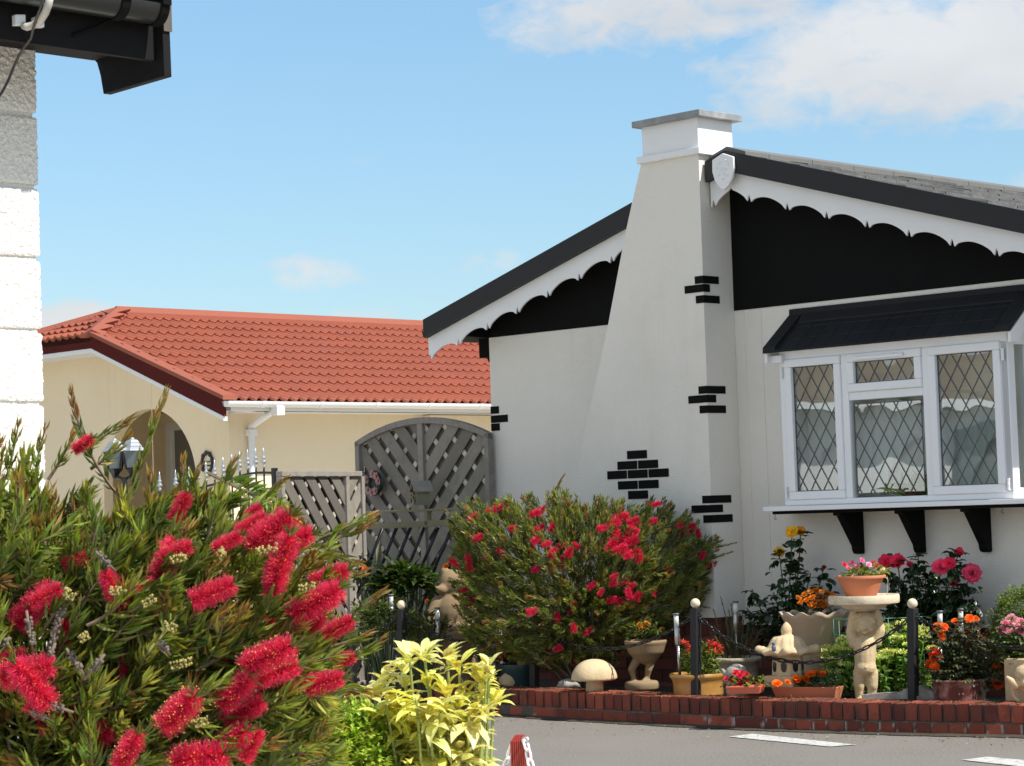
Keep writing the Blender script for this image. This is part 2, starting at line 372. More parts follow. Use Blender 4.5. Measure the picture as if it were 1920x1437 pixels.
# pale bungalow to the left of the road, out of the frame, mirrored in the window panes
bgx = empty('pale_bungalow', (-13, 10.5, 0), 'pale bungalow with brown roof mirrored in the bay window panes', 'house')
mb = MB(); mb.box((-17, 5, 0), (4, 0, 0), (0, 12, 0), (0, 0, 2.5)); mb.build('wall', 'white_paint', bgx)
mb = MB(); mb.prism([(-12.6, 4.6, 2.45), (-15, 4.6, 3.15), (-17.4, 4.6, 2.45), (-17.4, 4.6, 2.35), (-12.6, 4.6, 2.35)], (0, 12.8, 0)); mb.build('roof', mat('brown_roof', (.20, .15, .105), .9, .4, 3), bgx)
mb = MB()
for yy in (6.2, 9.0, 12.2): mb.box((-13, yy, 1.0), (.03, 0, 0), (0, 1.3, 0), (0, 0, 1.1))
mb.build('window', 'lampglass', bgx)
mb = MB(); mb.box((-12.6, 4.6, 2.36), (.04, 0, 0), (0, 12.8, 0), (0, 0, .14)); mb.build('fascia', 'upvc', bgx)
# low hill with fields to the left, mirrored in the window panes
mb = MB(); n = 24; V = []; F = []
for i in range(n+1):
    for j in range(9):
        a = i/n; t = j/8; x = -150-70*t; y = -90+260*a
        V.append((x, y, -1+14*math.sin(PI*min(1, t*.62))*(.65+.35*math.sin(a*7+1))))
for i in range(n):
    for j in range(8): k = i*9+j; F.append((k, k+9, k+10, k+1))
mb.add(V, F); tag(mb.build('hill', mat('field_hill', (.26, .22, .11), .95, .4, .05), smooth=True), kind='structure')
# ================================================================ WHITE HOUSE (gable front with chimney and bay window)
S0, SL, DC = -.856, .295, .30
ZE, SLW, SRW = 2.515, -3.29, 1.578          # eaves line, wall corners
RL = 9.0                                      # house length
def ztop(s): return 3.49-SL*abs(s-S0)
house = empty('white_house', FP(S0, 0, 0), 'white rendered house with black gable, flared chimney and leaded bay window', 'house')
zv = lambda z: np.array([0, 0, z])
mb = MB()
zw = ZE
mb.prism([FP(SLW, 0, .555), FP(SRW, 0, .555), FP(SRW, 0, zw), FP(SLW, 0, zw)], v*.1)
mb.prism([FP(SLW, -.1, .555), FP(SLW, -RL, .555), FP(SLW, -RL, zw+.1), FP(SLW, -.1, zw+.1)], u*.1)
mb.prism([FP(SRW-.1, -.1, .555), FP(SRW-.1, -RL, .555), FP(SRW-.1, -RL, zw+.1), FP(SRW-.1, -.1, zw+.1)], u*.1)
mb.box(FP(SLW, -RL, .555), u*(SRW-SLW), v*.1, zv(2.4))
wall = mb.build('wall', 'render_white', house)
# corner beads and panel joints of the render, a few millimetres proud
mb = MB()
for s, w in ((-.985, .03), (-.83, .012), (.0, .0)):
    if w: mb.box(FP(s, 0, .56), u*w, -v*.004, zv(1.94))
mb.box(FP(SLW, 0, .5), u*(SRW-SLW), -v*.012, zv(.055))
mb.build('drip_bead', 'render_white', wall)
# black gable panel
mb = MB(); gp = [FP(SLW-.02, .004, ZE-.004), FP(SRW+.02, .004, ZE-.004), FP(SRW+.02, .004, ztop(SRW)-.12), FP(S0, .004, 3.37), FP(SLW-.02, .004, ztop(SLW)-.12)]
mb.prism(gp, v*.09); mb.build('gable_panel', 'black', house)
# brick plinth
def brickrun(mb, p0, d, nrm, L, z0, rows, bl=.215, bh=.065, j=.01, dep=.06, pal=((.19, .052, .035), (.23, .07, .045), (.15, .042, .03))):
    for r in range(rows):
        x = -(bl+j)*(.5 if r % 2 else 0)
        while x < L:
            a, b = max(x, 0), min(x+bl, L)
            if b-a > .02:
                c = np.array(random.choice(pal))*random.uniform(.75, 1.25)
                mb.box(p0+d*a+zv(z0+r*(bh+j))+nrm*random.uniform(-.002, .002), d*(b-a), -nrm*dep, zv(bh), c)
            x += bl+j
mb = MB(); brickrun(mb, FP(SLW+.05, -.03, 0), u, -v, SRW-SLW-.1, .0, 8, .19); brickrun(mb, FP(-2.52, DC-.02, 0), u, -v, 1.455, .0, 8, .19); brickrun(mb, FP(-1.065, DC-.02, 0), v, u, DC-.03, .0, 8, .19); pl = mb.build('plinth', 'plinth', house)
mb = MB(); mb.box(FP(SLW+.056, -.038, 0), u*(SRW-SLW-.112), v*.2, zv(.55)); mb.box(FP(-2.515, DC-.028, 0), u*1.442, v*DC, zv(.55)); mb.build('mortar_bed', 'mortar', pl)
# roof: slate courses on both slopes, ridge tiles
ov = .25; thick = .025
def slope_pts(side):                                 # side=-1 left, +1 right ; returns eave s
    return S0+side*2.86
def roofside(side):
    mb = MB(); L = 2.86/math.cos(math.atan(SL)); ncs = 11; rr = random.Random(3+side)
    for i in range(ncs):
        t0 = i/ncs; t1 = min(1, (i+1.12)/ncs)
        d0, d1 = -RL, ov-.045
        w = d0
        while w < d1:
            wl = rr.uniform(.22, .38); e = min(d1, w+wl-.004); k = rr.uniform(.75, 1.2); lift = rr.uniform(0, .012)
            sA = S0+side*2.86*(t0); sB = S0+side*(2.86*t1+rr.uniform(-.006, .006))
            zA, zB = ztop(sA)+.0, ztop(sB)+.012+lift*.6
            mb.prism([FP(sA, w, zA), FP(sB, w, zB), FP(sB, w, zB-.02), FP(sA, w, zA-.02)], -v*(e-w), (k, k, k))
            w += wl
    return mb
roof = None
mbl = roofside(-1); mbr = roofside(1)
mbl.v += mbr.v; off = mbl.n; mbl.f += [tuple(i+off for i in f) for f in mbr.f]; mbl.c += mbr.c; mbl.n += mbr.n
# boarding under the slates
for side in (-1, 1):
    e = S0+side*2.85
    mbl.prism([FP(S0, ov-.02, 3.465), FP(e, ov-.02, ztop(e)-.025), FP(e, ov-.02, ztop(e)-.05), FP(S0, ov-.02, 3.44)], v*(RL+ov), (.2, .2, .2))
roof = mbl.build('roof', 'slate', house)
mb = MB()
x = -RL
while x < .24:
    e = min(x+.449, .24)
    mb.prism([FP(S0-.15, x, 3.482), FP(S0-.15, x, 3.445), FP(S0-.135, x, 3.445), FP(S0, x, 3.49), FP(S0+.135, x, 3.445), FP(S0+.15, x, 3.445), FP(S0+.15, x, 3.482), FP(S0, x, 3.532)], -v*(e-x-.004))
    x += .45
mb.build('ridge_capping', 'ridge', roof)
# soffit boxes at the left and right eaves
mb = MB()
for side in (-1, 1):
    w = SLW if side < 0 else SRW; e = S0+side*2.84
    mb.prism([FP(w, .2, ZE+.0), FP(e, .2, ZE+.0), FP(e, .2, ztop(e)-.052), FP(w, .2, ztop(w)-.052)], v*RL)
mb.build('soffit', 'black', house)
# black barge boards
for side in (-1, 1):
    e = S0+side*2.838; sc = -1.021
    if side < 0:
        parts = [(e, -1.58), (sc, S0)]
    else: parts = [(S0, e)]
    mb = MB()
    for a, b in parts:
        lo, hi = min(a, b), max(a, b)
        mb.prism([FP(lo, .215, ztop(lo)-.118), FP(hi, .215, ztop(hi)-.118), FP(hi, .215, ztop(hi)+.014), FP(lo, .215, ztop(lo)+.014)], -v*.045)
    bb = mb.build('barge_board', 'black_board', house)
    # scalloped white fascia below it
    def prof(a, b):                                   # offsets below the barge bottom along s
        pts = []; per = .298; base = S0+side*.145
        k0 = math.floor((min(a, b)-base)/per)-1; s = []
        for k in range(k0, k0+int(abs(b-a)/per)+4):
            c = base+k*per
            for q, h in ((-.015, .163), (-.008, .138), (.0, .118), (.008, .138), (.015, .163)): s.append((c+q, h))
            for i in range(1, 12):
                t = i/12; s.append((c+.015+(per-.03)*t, .163-.050*math.sin(PI*t)**.62))
        lo, hi = min(a, b), max(a, b)
        s = [p for p in sorted(s) if lo+.004 < p[0] < hi-.004]
        return s
    mb = MB()
    for a, b in parts:
        lo, hi = min(a, b), max(a, b)
        if side < 0 and a == e: lo = e
        pr = prof(lo, hi)
        zb = lambda s: ztop(s)-.118
        top = [FP(lo, .212, zb(lo)+.02), FP(hi, .212, zb(hi)+.02)]
        hend = .155 if (side < 0 and lo == sc) else .13
        low = [FP(lo, .212, zb(lo)-hend)] + [FP(p, .212, zb(p)-h) for p, h in pr] + [FP(hi, .212, zb(hi)-(.09 if hi == S0 else .13))]
        # strips keep the scallops clean
        ss = [lo]+[p for p, h in pr]+[hi]; hh = [hend]+[h for p, h in pr]+[.10 if hi in (S0,) else .13]
        if lo == S0: hh[0] = .10
        n = len(ss); V = []
        for dd in (.212, .200):
            for s_, h_ in zip(ss, hh): V += [FP(s_, dd, zb(s_)+.02), FP(s_, dd, zb(s_)-h_)]
        F = []
        for i in range(n-1):
            a0 = 2*i; F += [(a0, a0+1, a0+3, a0+2), (2*n+a0, 2*n+a0+2, 2*n+a0+3, 2*n+a0+1), (a0+1, 2*n+a0+1, 2*n+a0+3, a0+3)]
        F += [(0, 2*n, 2*n+1, 1), (2*n-2, 2*n-1, 4*n-1, 4*n-2)]
        mb.add(V, F)
    mb.build('scalloped_fascia', 'white_paint', house)
# shield emblem on the apex
def shield(w, h, s0, zt, d):
    p = [(0, 0), (.5, -.14), (.52, -.45), (.42, -.7), (.22, -.9), (0, -1), (-.22, -.9), (-.42, -.7), (-.52, -.45), (-.5, -.14)]
    return [FP(s0+a*w, d, zt+b*h) for a, b in p]
mb = MB(); mb.prism(shield(.17, .235, S0, 3.485, .262), -v*.02)
sd = mb.build('shield_emblem', 'white_paint', house, bevel=.004)
mb = MB()
for (a, b, w, h) in ((-.03, -.06, .03, .02), (-.045, -.09, .02, .014), (.03, -.05, .028, .018), (.045, -.075, .014, .02), (-.01, -.10, .014, .03), (.02, -.105, .03, .012), (.01, -.13, .012, .024), (-.035, -.135, .022, .014), (.035, -.145, .02, .012), (0, -.165, .016, .016)):
    mb.ball(FP(S0+a, .283, 3.485+b), w/2, .006, h/2, 8, np.array([u, -v, Z]).T)
mb.build('relief', 'white_paint', sd, smooth=True)
# chimney breast
DC = .30
ol = [(1.0, -2.385), (1.47, -2.217), (2.477, -1.867), (3.058, -1.686), (3.30, -1.60), (3.51, -1.52)]
pts = [FP(-1.046, DC, .56), FP(-1.035, DC, 3.52)] + [FP(s, DC, z) for z, s in reversed(ol)] + [FP(-2.54, DC, .56)]
mb = MB(); mb.prism(pts, v*(DC-.002)); 
mb.prism([FP(-1.035, 0, 2.9), FP(-1.035, 0, 3.55), FP(-1.52, 0, 3.55), FP(-1.70, 0, 2.9)], v*.42)
ch = mb.build('chimney', 'render_white', house)
mb = MB(); mb.box(FP(-1.50, DC+.01, 3.53), u*.475, v*.345, zv(.235)); mb.build('chimney_head', 'white_paint', ch, bevel=.004)
mb = MB(); mb.box(FP(-1.535, DC+.03, 3.50), u*.53, v*.39, zv(.045)); mb.build('string_course', 'white_paint', ch, bevel=.004)
mb = MB(); mb.box(FP(-1.545, DC+.055, 3.735), u*.575, v*.43, zv(.042)); mb.build('lead_cap', 'lead', ch, bevel=.003)
mb = MB(); mb.box(FP(-1.0345, .19, 3.40), u*.012, v*.3, zv(.1)); mb.build('lead_apron', 'lead', ch)
# painted black bricks
def bricks(mb, plane, s, z, w, h=.057):
    if plane == 'front': mb.box(FP(s, DC, z), u*w, -v*.004, zv(h))
    elif plane == 'side': mb.box(FP(-1.042, DC, z), v*w, u*.012, zv(h))
    else: mb.box(FP(s, 0, z), u*w, -v*.004, zv(h))
PB = []
for (yt, xs) in ((519, ((1303, 1352), (1284, 1335), (1305, 1353))), (725, ((1310, 1361), (1291, 1343), (1312, 1361))), (930, ((1317, 1368), (1297, 1352), (1319, 1370)))):
    mb = MB(); PB.append(mb)
    for r, (xa, xb) in enumerate(xs):
        y = yt+r*18.2; s1, z1 = fac(xa, y, DC); xe = 1322+(y-500)*.018
        mb.box(FP(s1, DC, z1-.0485), u*(-1.043-s1+.006), -v*.005, zv(.0485))
        dv = (xb-xe)/186*(-1) ; L = (xb-xe)/190
        sc = -1.035-.015*(3.52-z1)/3.52
        mb.box(FP(sc, DC+.005, z1-.0485), u*.006, v*(L), zv(.0485))
mb = MB(); PB.append(mb)
for (x, y, w, k) in ((1176, 846, 37, 1), (1158, 866, 37, 2), (1139, 884, 37, 3), (1159, 903, 37, 2), (1178, 921, 37, 1)):
    s1, z1 = fac(x, y, DC); bw = .172
    for i in range(k):
        mb.box(FP(s1+i*(bw+.009), DC, z1-.054), u*bw, -v*.005, zv(.054))
mb = MB(); PB.append(mb)
for (y, w) in ((762, .082), (779, .168), (794, .085)):
    s1, z1 = fac(919, y, 0); mb.box(FP(SLW-.004, 0, z1-.056), u*w, -v*.005, zv(.052))
for mb in PB: mb.build('painted_bricks', 'black', house, bevel=.0015)
# gutter and downpipe at the left eave
mb = MB(); e = S0-2.86
prof = [(math.cos(a)*.055, math.sin(a)*.055) for a in np.linspace(PI, 2*PI, 9)]
pp = [FP(e-.055+x, .15, ztop(e)-.05+y) for x, y in prof]+[FP(e-.055+x*.9, .15, ztop(e)-.05+y*.9) for x, y in prof[::-1]]
mb.prism(pp, v*(RL-.2)); gt = mb.build('gutter', 'black', house)
mb = MB(); mb.tube([FP(-3.40, -.12, 2.52), FP(-3.40, -.12, 2.40), FP(-3.385, -.12, 2.37), FP(-3.33, -.12, 2.33), FP(-3.33, -.12, .2)], .034, 10)
mb.box(FP(-3.455, -.06, 2.38), u*.11, v*.11, zv(.14)); mb.build('downpipe', 'black', house, auto=40)
# ---------------------------------------------------------------- bay window
DB = .22; B0, B1, BZ0, BZ1 = -.52, 1.122, 1.249, 2.2
mb = MB()
fw = .03
mb.box(FP(B0, DB, BZ0), u*(B1-B0), v*.05, zv(.035)); mb.box(FP(B0, DB, BZ1-.05), u*(B1-B0), v*.05, zv(.05))
xs = [(B0, .045), (-.052, .05), (.535, .05), (B1-.045, .045)]
for s, w in xs: mb.box(FP(s, DB-.001, BZ0+.035), u*w, v*.05, zv(BZ1-BZ0-.085))
tz = 1.905
mb.box(FP(.0, DB-.001, tz-.035), u*.535, v*.05, zv(.05))
bay = mb.build('bay_window', 'upvc', house, bevel=.004)
panes = [(-.475, -.052, BZ0+.035, BZ1-.05, 1), (-.002, .535, tz+.015, BZ1-.05, 2), (-.002, .535, BZ0+.035, tz-.035, 0), (.585, B1-.045, BZ0+.035, BZ1-.05, 3)]
def leaded(name_pane, org, ax, dn, w, h, kind, sash=.05, cell=(.097, .16)):
    """sash, glass and lead lattice in a rectangle org + ax*w + z*h ; dn = outward"""
    if kind:
        mb = MB(); t = .050; out = .012 if kind else 0
        for (a, b, c, d_) in ((0, 0, w, t), (0, h-t, w, t), (0, t, t, h-2*t), (w-t, t, t, h-2*t)):
            mb.box(org+ax*a+zv(b)+dn*out, ax*c, -dn*.05, zv(d_))
        mb.build('sash', 'upvc', bay, bevel=.006); m = t
    else: m = .022
    o2 = org+ax*m+zv(m)-dn*.018; gw, gh = w-2*m, h-2*m
    mb = MB(); mb.add([o2, o2+ax*gw, o2+ax*gw+zv(gh), o2+zv(gh)], [(0, 1, 2, 3)] if np.dot(np.cross(ax, Z), dn) > 0 else [(3, 2, 1, 0)])
    mb.build('pane', 'glass', bay)
    mb = MB(); cw, chh = cell; sl_ = chh/cw; thk = .005
    for sg in (1, -1):
        for k in range(-20, 30):
            # line z = sg*sl_*(x-k*cw) clipped to the pane
            pts = []
            c = k*cw
            xa, xb = (c, c+gh/sl_) if sg > 0 else (c, c+gh/sl_)
            z_of = (lambda x: sl_*(x-c)) if sg > 0 else (lambda x: gh-sl_*(x-c))
            x0_, x1_ = max(0, xa), min(gw, xb)
            if x1_-x0_ < .008: continue
            p = o2+ax*x0_+zv(z_of(x0_))+dn*.002; q = o2+ax*x1_+zv(z_of(x1_))+dn*.002
            dd = norm(q-p); sd_ = np.cross(dd, dn); mb.box(p-sd_*thk/2, sd_*thk, q-p, dn*.002)
    # dark seal round the glass
    for (a, b, c, d_) in ((0, 0, gw, .005), (0, gh-.005, gw, .005), (0, 0, .005, gh), (gw-.005, 0, .005, gh)):
        mb.box(o2+ax*a+zv(b)+dn*.0005, ax*c, dn*.004, zv(d_))
    mb.build('lead_lattice', 'lead_came', bay)
for (a, b, z0, z1, k) in panes: leaded('p', FP(a, DB, z0), u, -v, b-a, z1-z0, k)
# right cheek of the bay: post and a narrow side light
mb = MB(); mb.box(FP(B1+.001, DB-.001, BZ0), -u*.05, v*.07, zv(BZ1-BZ0)); mb.box(FP(B1, DB-.07, BZ0), -u*.05, v*.155, zv(.06)); mb.box(FP(B1, DB-.07, BZ1-.07), -u*.05, v*.155, zv(.07)); mb.box(FP(B1, .03, BZ0+.06), -u*.05, v*.03, zv(BZ1-BZ0-.13))
mb.build('side_frame', 'upvc', bay, bevel=.004)
mb = MB(); mb.add([FP(B1-.02, DB-.07, BZ0+.06), FP(B1-.02, .03, BZ0+.06), FP(B1-.02, .03, BZ1-.07), FP(B1-.02, DB-.07, BZ1-.07)], [(0, 1, 2, 3)]); mb.build('side_pane', 'glass', bay)
mb = MB(); mb.box(FP(B0, .0, BZ0), u*.05, -v*(DB-.05), zv(BZ1-BZ0)); mb.build('left_cheek', 'upvc', bay)
# interior seen through the glass
mb = MB(); nseg = 120; V = []; F = []
for i in range(nseg+1):
    t = i/nseg; s = B0+.07+(B1-B0-.14)*t; dd = .05+.012*math.sin(t*95)+.006*math.sin(t*37)
    bot = BZ0+.04+.34*abs(math.sin(t*PI*2.5+.4))**1.1
    V += [FP(s, dd, bot), FP(s, dd, BZ0+.60+.03*math.sin(t*19))]
F = [(2*i, 2*i+2, 2*i+3, 2*i+1) for i in range(nseg)]
mb.add(V, F); mb.build('net_curtain', 'curtain', bay, smooth=True)
mb = MB(); mb.tube([FP(B0+.07+(B1-B0-.14)*i/40, .068, BZ0+.655-.022*math.sin(i/40*PI*4)**2) for i in range(41)], .006, 6); mb.build('curtain_edge', 'curtain', bay)
# hinges, vent, sill
mb = MB()
for (s, z) in ((-.497, 1.33), (-.497, 2.07), (1.098, 1.33), (1.098, 2.07)):
    mb.tube([FP(s, DB+.012, z-.035), FP(s, DB+.012, z+.035)], .008, 8); 
    for q in (-.03, .0, .03): mb.tube([FP(s, DB+.012, z+q-.004), FP(s, DB+.012, z+q+.004)], .0105, 8)
mb.build('hinge', 'upvc', bay)
mb = MB(); mb.box(FP(.06, DB+.028, 2.108), u*.36, v*.016, zv(.022)); mb.build('vent', 'upvc', bay, bevel=.004)
mb = MB(); mb.box(FP(-.655, .27, 1.218), u*(1.26+.655), v*.268, zv(.029)); mb.build('sill', 'upvc', bay, bevel=.003)
mb = MB(); mb.box(FP(-.60, .245, 1.198), u*1.8, v*.24, zv(.0195)); mb.build('sill_batten', 'black', bay)
mb = MB()
for s in (-.575, 1.06):
    mb.tube([FP(s, .25, 1.205), FP(s, .25, 1.185), FP(s-.008, .25, 1.173), FP(s, .25, 1.166), FP(s+.009, .25, 1.172)], .002, 6)
mb.build('cup_hook', 'iron', bay)
for s in (-.145, .305, .765):
    mb = MB(); w = .055
    pr = [(.0, 1.198), (.235, 1.198), (.235, 1.182), (.20, 1.178), (.062, .99), (.058, .965), (.045, .945), (.02, .94), (.0, .945)]
    mb.prism([FP(s, .001+d, z) for d, z in pr], u*w); mb.build('bracket', 'black', bay, bevel=.003)
# bay roof
mb = MB(); r0, r1 = -.585, 1.185; zt, ze = 2.432, 2.205; de = .285
nt_ = 15
for i in range(nt_):
    a = r0+(r1-r0)*i/nt_; b = r0+(r1-r0)*(i+1)/nt_-.003; k = random.uniform(.8, 1.2)
    for j in range(3):
        t0, t1 = j/3, (j+1.05)/3; lf = .006
        dA, dB_ = de*t0, de*t1; zA = zt+(ze-zt)*t0; zB = zt+(ze-zt)*t1+lf
        mb.prism([FP(a, dA, zA), FP(a, dB_, zB), FP(a, dB_, zB-.012), FP(a, dA, zA-.012)], u*(b-a), (k, k, k))
br = mb.build('bay_roof', 'bay_tile', bay)
mb = MB()
mb.box(FP(r0, .004, 2.425), u*(r1-r0), -v*.012, zv(.055))
mb.prism([FP(r0+.11, .01, zt+.02), FP(r0+.11, .075, zt-.04), FP(r0+.11, .075, zt-.052), FP(r0+.11, .01, zt)], u*(r1-r0-.2))
for s in (r0-.004, r1-.09):
    mb.prism([FP(s, .0, zt+.022), FP(s, de+.004, ze+.026), FP(s, de+.008, ze-.01), FP(s, .0, zt-.012)], u*.095)
mb.build('bay_flashing', 'bay_tile', bay)
mb = MB()
for s in (r0+.006, r1-.012):
    mb.prism([FP(s, .0, zt-.015), FP(s, de, ze-.012), FP(s, de+.004, ze-.07), FP(s, de-.07, ze-.07), FP(s, .0, zt-.09)], u*.02)
mb.box(FP(B0+.0, DB+.02, BZ1+.0195), u*(B1-B0-.01), v*.02, zv(.010))
mb.box(FP(r0+.02, de-.03, ze-.072), u*.09, v*.05, zv(.045))
mb.build('bay_barge', 'white_paint', bay)
mb = MB(); mb.box(FP(B0-.02, .01, BZ1-.001), u*(B1-B0+.05), -v*(DB+.02), zv(.02)); mb.build('bay_head', 'upvc', bay)
# ================================================================ LEFT HOUSE (rough-cast corner with black eaves)
LC = at(66, 97, 7.0); LC[2] = 0
def LP(o, b, z): return LC + u*o + v*b + np.array([0, 0, z])      # o outward, b along the wall (away), z up
lh = empty('roughcast_house', LP(0, 0, 0), 'white roughcast house corner with black eaves, gutter and cable', 'house')
mb = MB(); gz = [2.098-.2215*k for k in range(9)]; gz = [2.542, 2.32]+gz
mb.box(LP(-.009, -4, 0), v*3.99, -u*.3, zv(2.76)); core = None
mbw = MB(); rr = np.random.default_rng(5)
def coarse(b, z):
    return 0
from mathutils import noise as mnoise
edges = [2.76]+gz+[.1]
for k in range(len(edges)-1):
    zt_, zb_ = edges[k]-(.007 if k else 0), edges[k+1]+.007
    if zt_-zb_ < .05: continue
    # fine grid for the visible end of the course, with a rough-cast relief
    nb, nz = 58, max(8, int((zt_-zb_)/.0038)); b0 = -.22
    if k > 6: nb, nz = 12, 6
    V = []; F = []
    for j in range(nz+1):
        for i in range(nb+3):
            tb = min(i, nb)/nb; b = b0+(0-b0)*tb; z = zb_+(zt_-zb_)*j/nz
            r = mnoise.noise(Vector((b*75, z*60, k)))*.0040+mnoise.noise(Vector((b*190, z*150, k+9)))*.0026
            edge = min(j, nz-j)/nz*(zt_-zb_)
            r -= .004*max(0, 1-edge/.006)
            o = r; bb = b
            if i >= nb: bb = r*1.2+mnoise.noise(Vector((3, z*110, k)))*.003; o = -(.004*0) if i == nb else (-.05 if i == nb+1 else -.3); o = min(o, .0)
            V.append(LP(o, bb, z))
    w = nb+3
    for j in range(nz):
        for i in range(w-1): a = j*w+i; F.append((a, a+1, a+w+1, a+w))
    n = len(V)
    mbw.add(V, F)
    mbw.box(LP(0, -4, zb_), v*(4+b0), -u*.02, zv(zt_-zb_)); mbw.box(LP(-.004, b0, zb_+.001), v*(-b0-.004), -u*.296, zv(zt_-zb_-.002))
lwall = mbw.build('wall', 'roughcast', lh)
mb.build('groove_backing', 'roughcast', lwall)
# fascia, soffit, gutter
mb = MB(); mb.box(LP(.30, -4, 2.689), v*4.235, -u*.022, zv(.18)); mb.build('fascia', 'black_wood', lh, bevel=.002)
mb = MB(); mb.box(LP(-.02, -4, 2.742), v*4.23, u*.30, zv(.02)); mb.build('soffit', 'black_wood', lh)
mb = MB(); gz0 = 2.842; cx = .352; R_ = .052
aa = np.linspace(PI, 2*PI, 13); pr = [(cx+R_*math.cos(a), gz0+R_*1.05*math.sin(a)) for a in aa]; pi_ = [(cx+(R_-.004)*math.cos(a), gz0+(R_-.004)*math.sin(a)) for a in aa[::-1]]
def archpoly(pr, b0, b1, mb):
    n = len(pr); V = [LP(o, b0, z) for o, z in pr]+[LP(o, b1, z) for o, z in pr]
    F = [(i, i+1, n+i+1, n+i) for i in range(n-1)]; mb.add(V, F)
archpoly(pr, -4, .21, mb); archpoly(pi_, -4, .21, mb); archpoly([pr[0], pi_[-1]], -4, .21, mb); archpoly([pi_[0], pr[-1]], -4, .21, mb)
mb.prism([LP(o, .206, z) for o, z in pr], v*.006)
gl = mb.build('gutter', mat('black_gutter', (.016, .018, .017), .28, .15, 4, spec=.6), lh, auto=40)
for b in (.04, .182):
    mb = MB(); w = .03
    R2 = R_+.005; p2 = [(cx+R2*math.cos(a), gz0+R2*1.05*math.sin(a)) for a in aa]; p1 = [(cx+R_*math.cos(a), gz0+R_*1.05*math.sin(a)) for a in aa]
    n = len(p2); V = [LP(o, b, z) for o, z in p2]+[LP(o, b+w, z) for o, z in p2]+[LP(o, b, z) for o, z in p1]+[LP(o, b+w, z) for o, z in p1]; F = []
    for i in range(n-1): F += [(i, i+1, n+i+1, n+i), (2*n+i, i, i+1, 2*n+i+1)[::1], (n+i, n+i+1, 3*n+i+1, 3*n+i)]
    mb.add(V, F); mb.box(LP(cx+R_-.004, b, gz0-.004), v*w, u*.016, zv(.016))
    if b < .1:
        mb.tube([LP(.335, b+.012, 2.79), LP(.312, b-.03, 2.765), LP(.305, b-.10, 2.735)], .005, 6); mb.ball(LP(.303, b-.105, 2.733), .008, seg=8)
    mb.build('bracket', 'black', gl)
# barge foot (the end board hanging below the eaves)
mb = MB(); pts = [(.025, 2.745), (.055, 2.722), (.072, 2.68), (.086, 2.618), (.405, 2.624), (.400, 2.87), (.30, 2.90), (.02, 2.78)]
pts = [(o-.066, z+.012) for o, z in pts]
mb.prism([LP(o, .235, z) for o, z in pts], v*.028); bf = mb.build('barge_board', 'black_wood', lh, bevel=.002)
mb = MB(); mb.box(LP(.339, .236, 2.775), u*.004, v*.03, zv(.19)); mb.build('end_strip', mat('rusty_strip', (.10, .085, .07), .7, .4, 30, .003, 80), bf)
# roof tiles over the gutter
mb = MB()
for j in range(5):
    for i in range(14):
        b = .25-(i+1)*.3+random.uniform(-.01, .01); o = .345-.0*j
        mb.prism([LP(.35-j*.2, b, 2.868+j*.075+.022), LP(.35-j*.2, b, 2.868+j*.075), LP(.10-j*.2, b, 2.955+j*.075), LP(.10-j*.2, b, 2.977+j*.075)], v*.296, (.55, .52, .48))
mb.build('roof', 'slate', lh)
# conduit, clips and cable on the fascia
def onf(x, y, o): return onplane(x, y, LP(o, 0, 0), u)
mb = MB(); pth = [onf(x, y, o_) for x, y, o_ in ((94, -8, .45), (91, 8, .45), (85, 24, .43), (75, 40, .38), (62, 48, .345), (50, 51, .335), (44, 48, .325))]
mb.tube(pth, .0115, 10); cd = mb.build('conduit', 'conduit', lh, smooth=True)
mb = MB()
for (x0, x1, y0, y1) in ((22, 41, 27, 50), (58, 76, 32, 54)):
    p = onf(x0, y1, .302); q = onf(x1, y1, .302); mb.box(p, (q-p), u*.022, zv(.032))
mb.build('pipe_clip', 'white_paint', lh, bevel=.003)
mb = MB(); pth = [onf(x, y, .455-.11*min(1, max(0, y/60))-.1*min(1, max(0, (y-60)/60))) for x, y in ((82, -8), (76, 15), (68, 35), (62, 55), (58, 72), (46, 88), (36, 104), (26, 125), (17, 148), (6, 170), (-12, 196))]
mb.tube(pth, .0042, 8); mb.build('cable', 'cable', lh, smooth=True)
# ================================================================ FAR HOUSE (cream, red pantile roof)
FC = at(420, 752, 23.3); FZ = FC[2]; FC = FC.copy(); FC[2] = 0
def QP(s, b, z): return FC + u*s + v*b + np.array([0, 0, z])     # s: to the right, b: away, z
fh = empty('cream_bungalow', QP(-3.3, 0, 0), 'cream rendered bungalow with red tiled roof and arched porch', 'house')
FS = .3637; HW = 3.33; HES, HEZ = -2.283, FZ+.83; RZ = FZ+FS*HW; RB = 1.105; WALLS = -.47     # wall set in from the gutter corner
FL = 16.0
def rz(s): return FZ+FS*(-s if s > -HW else 2*HW+s)
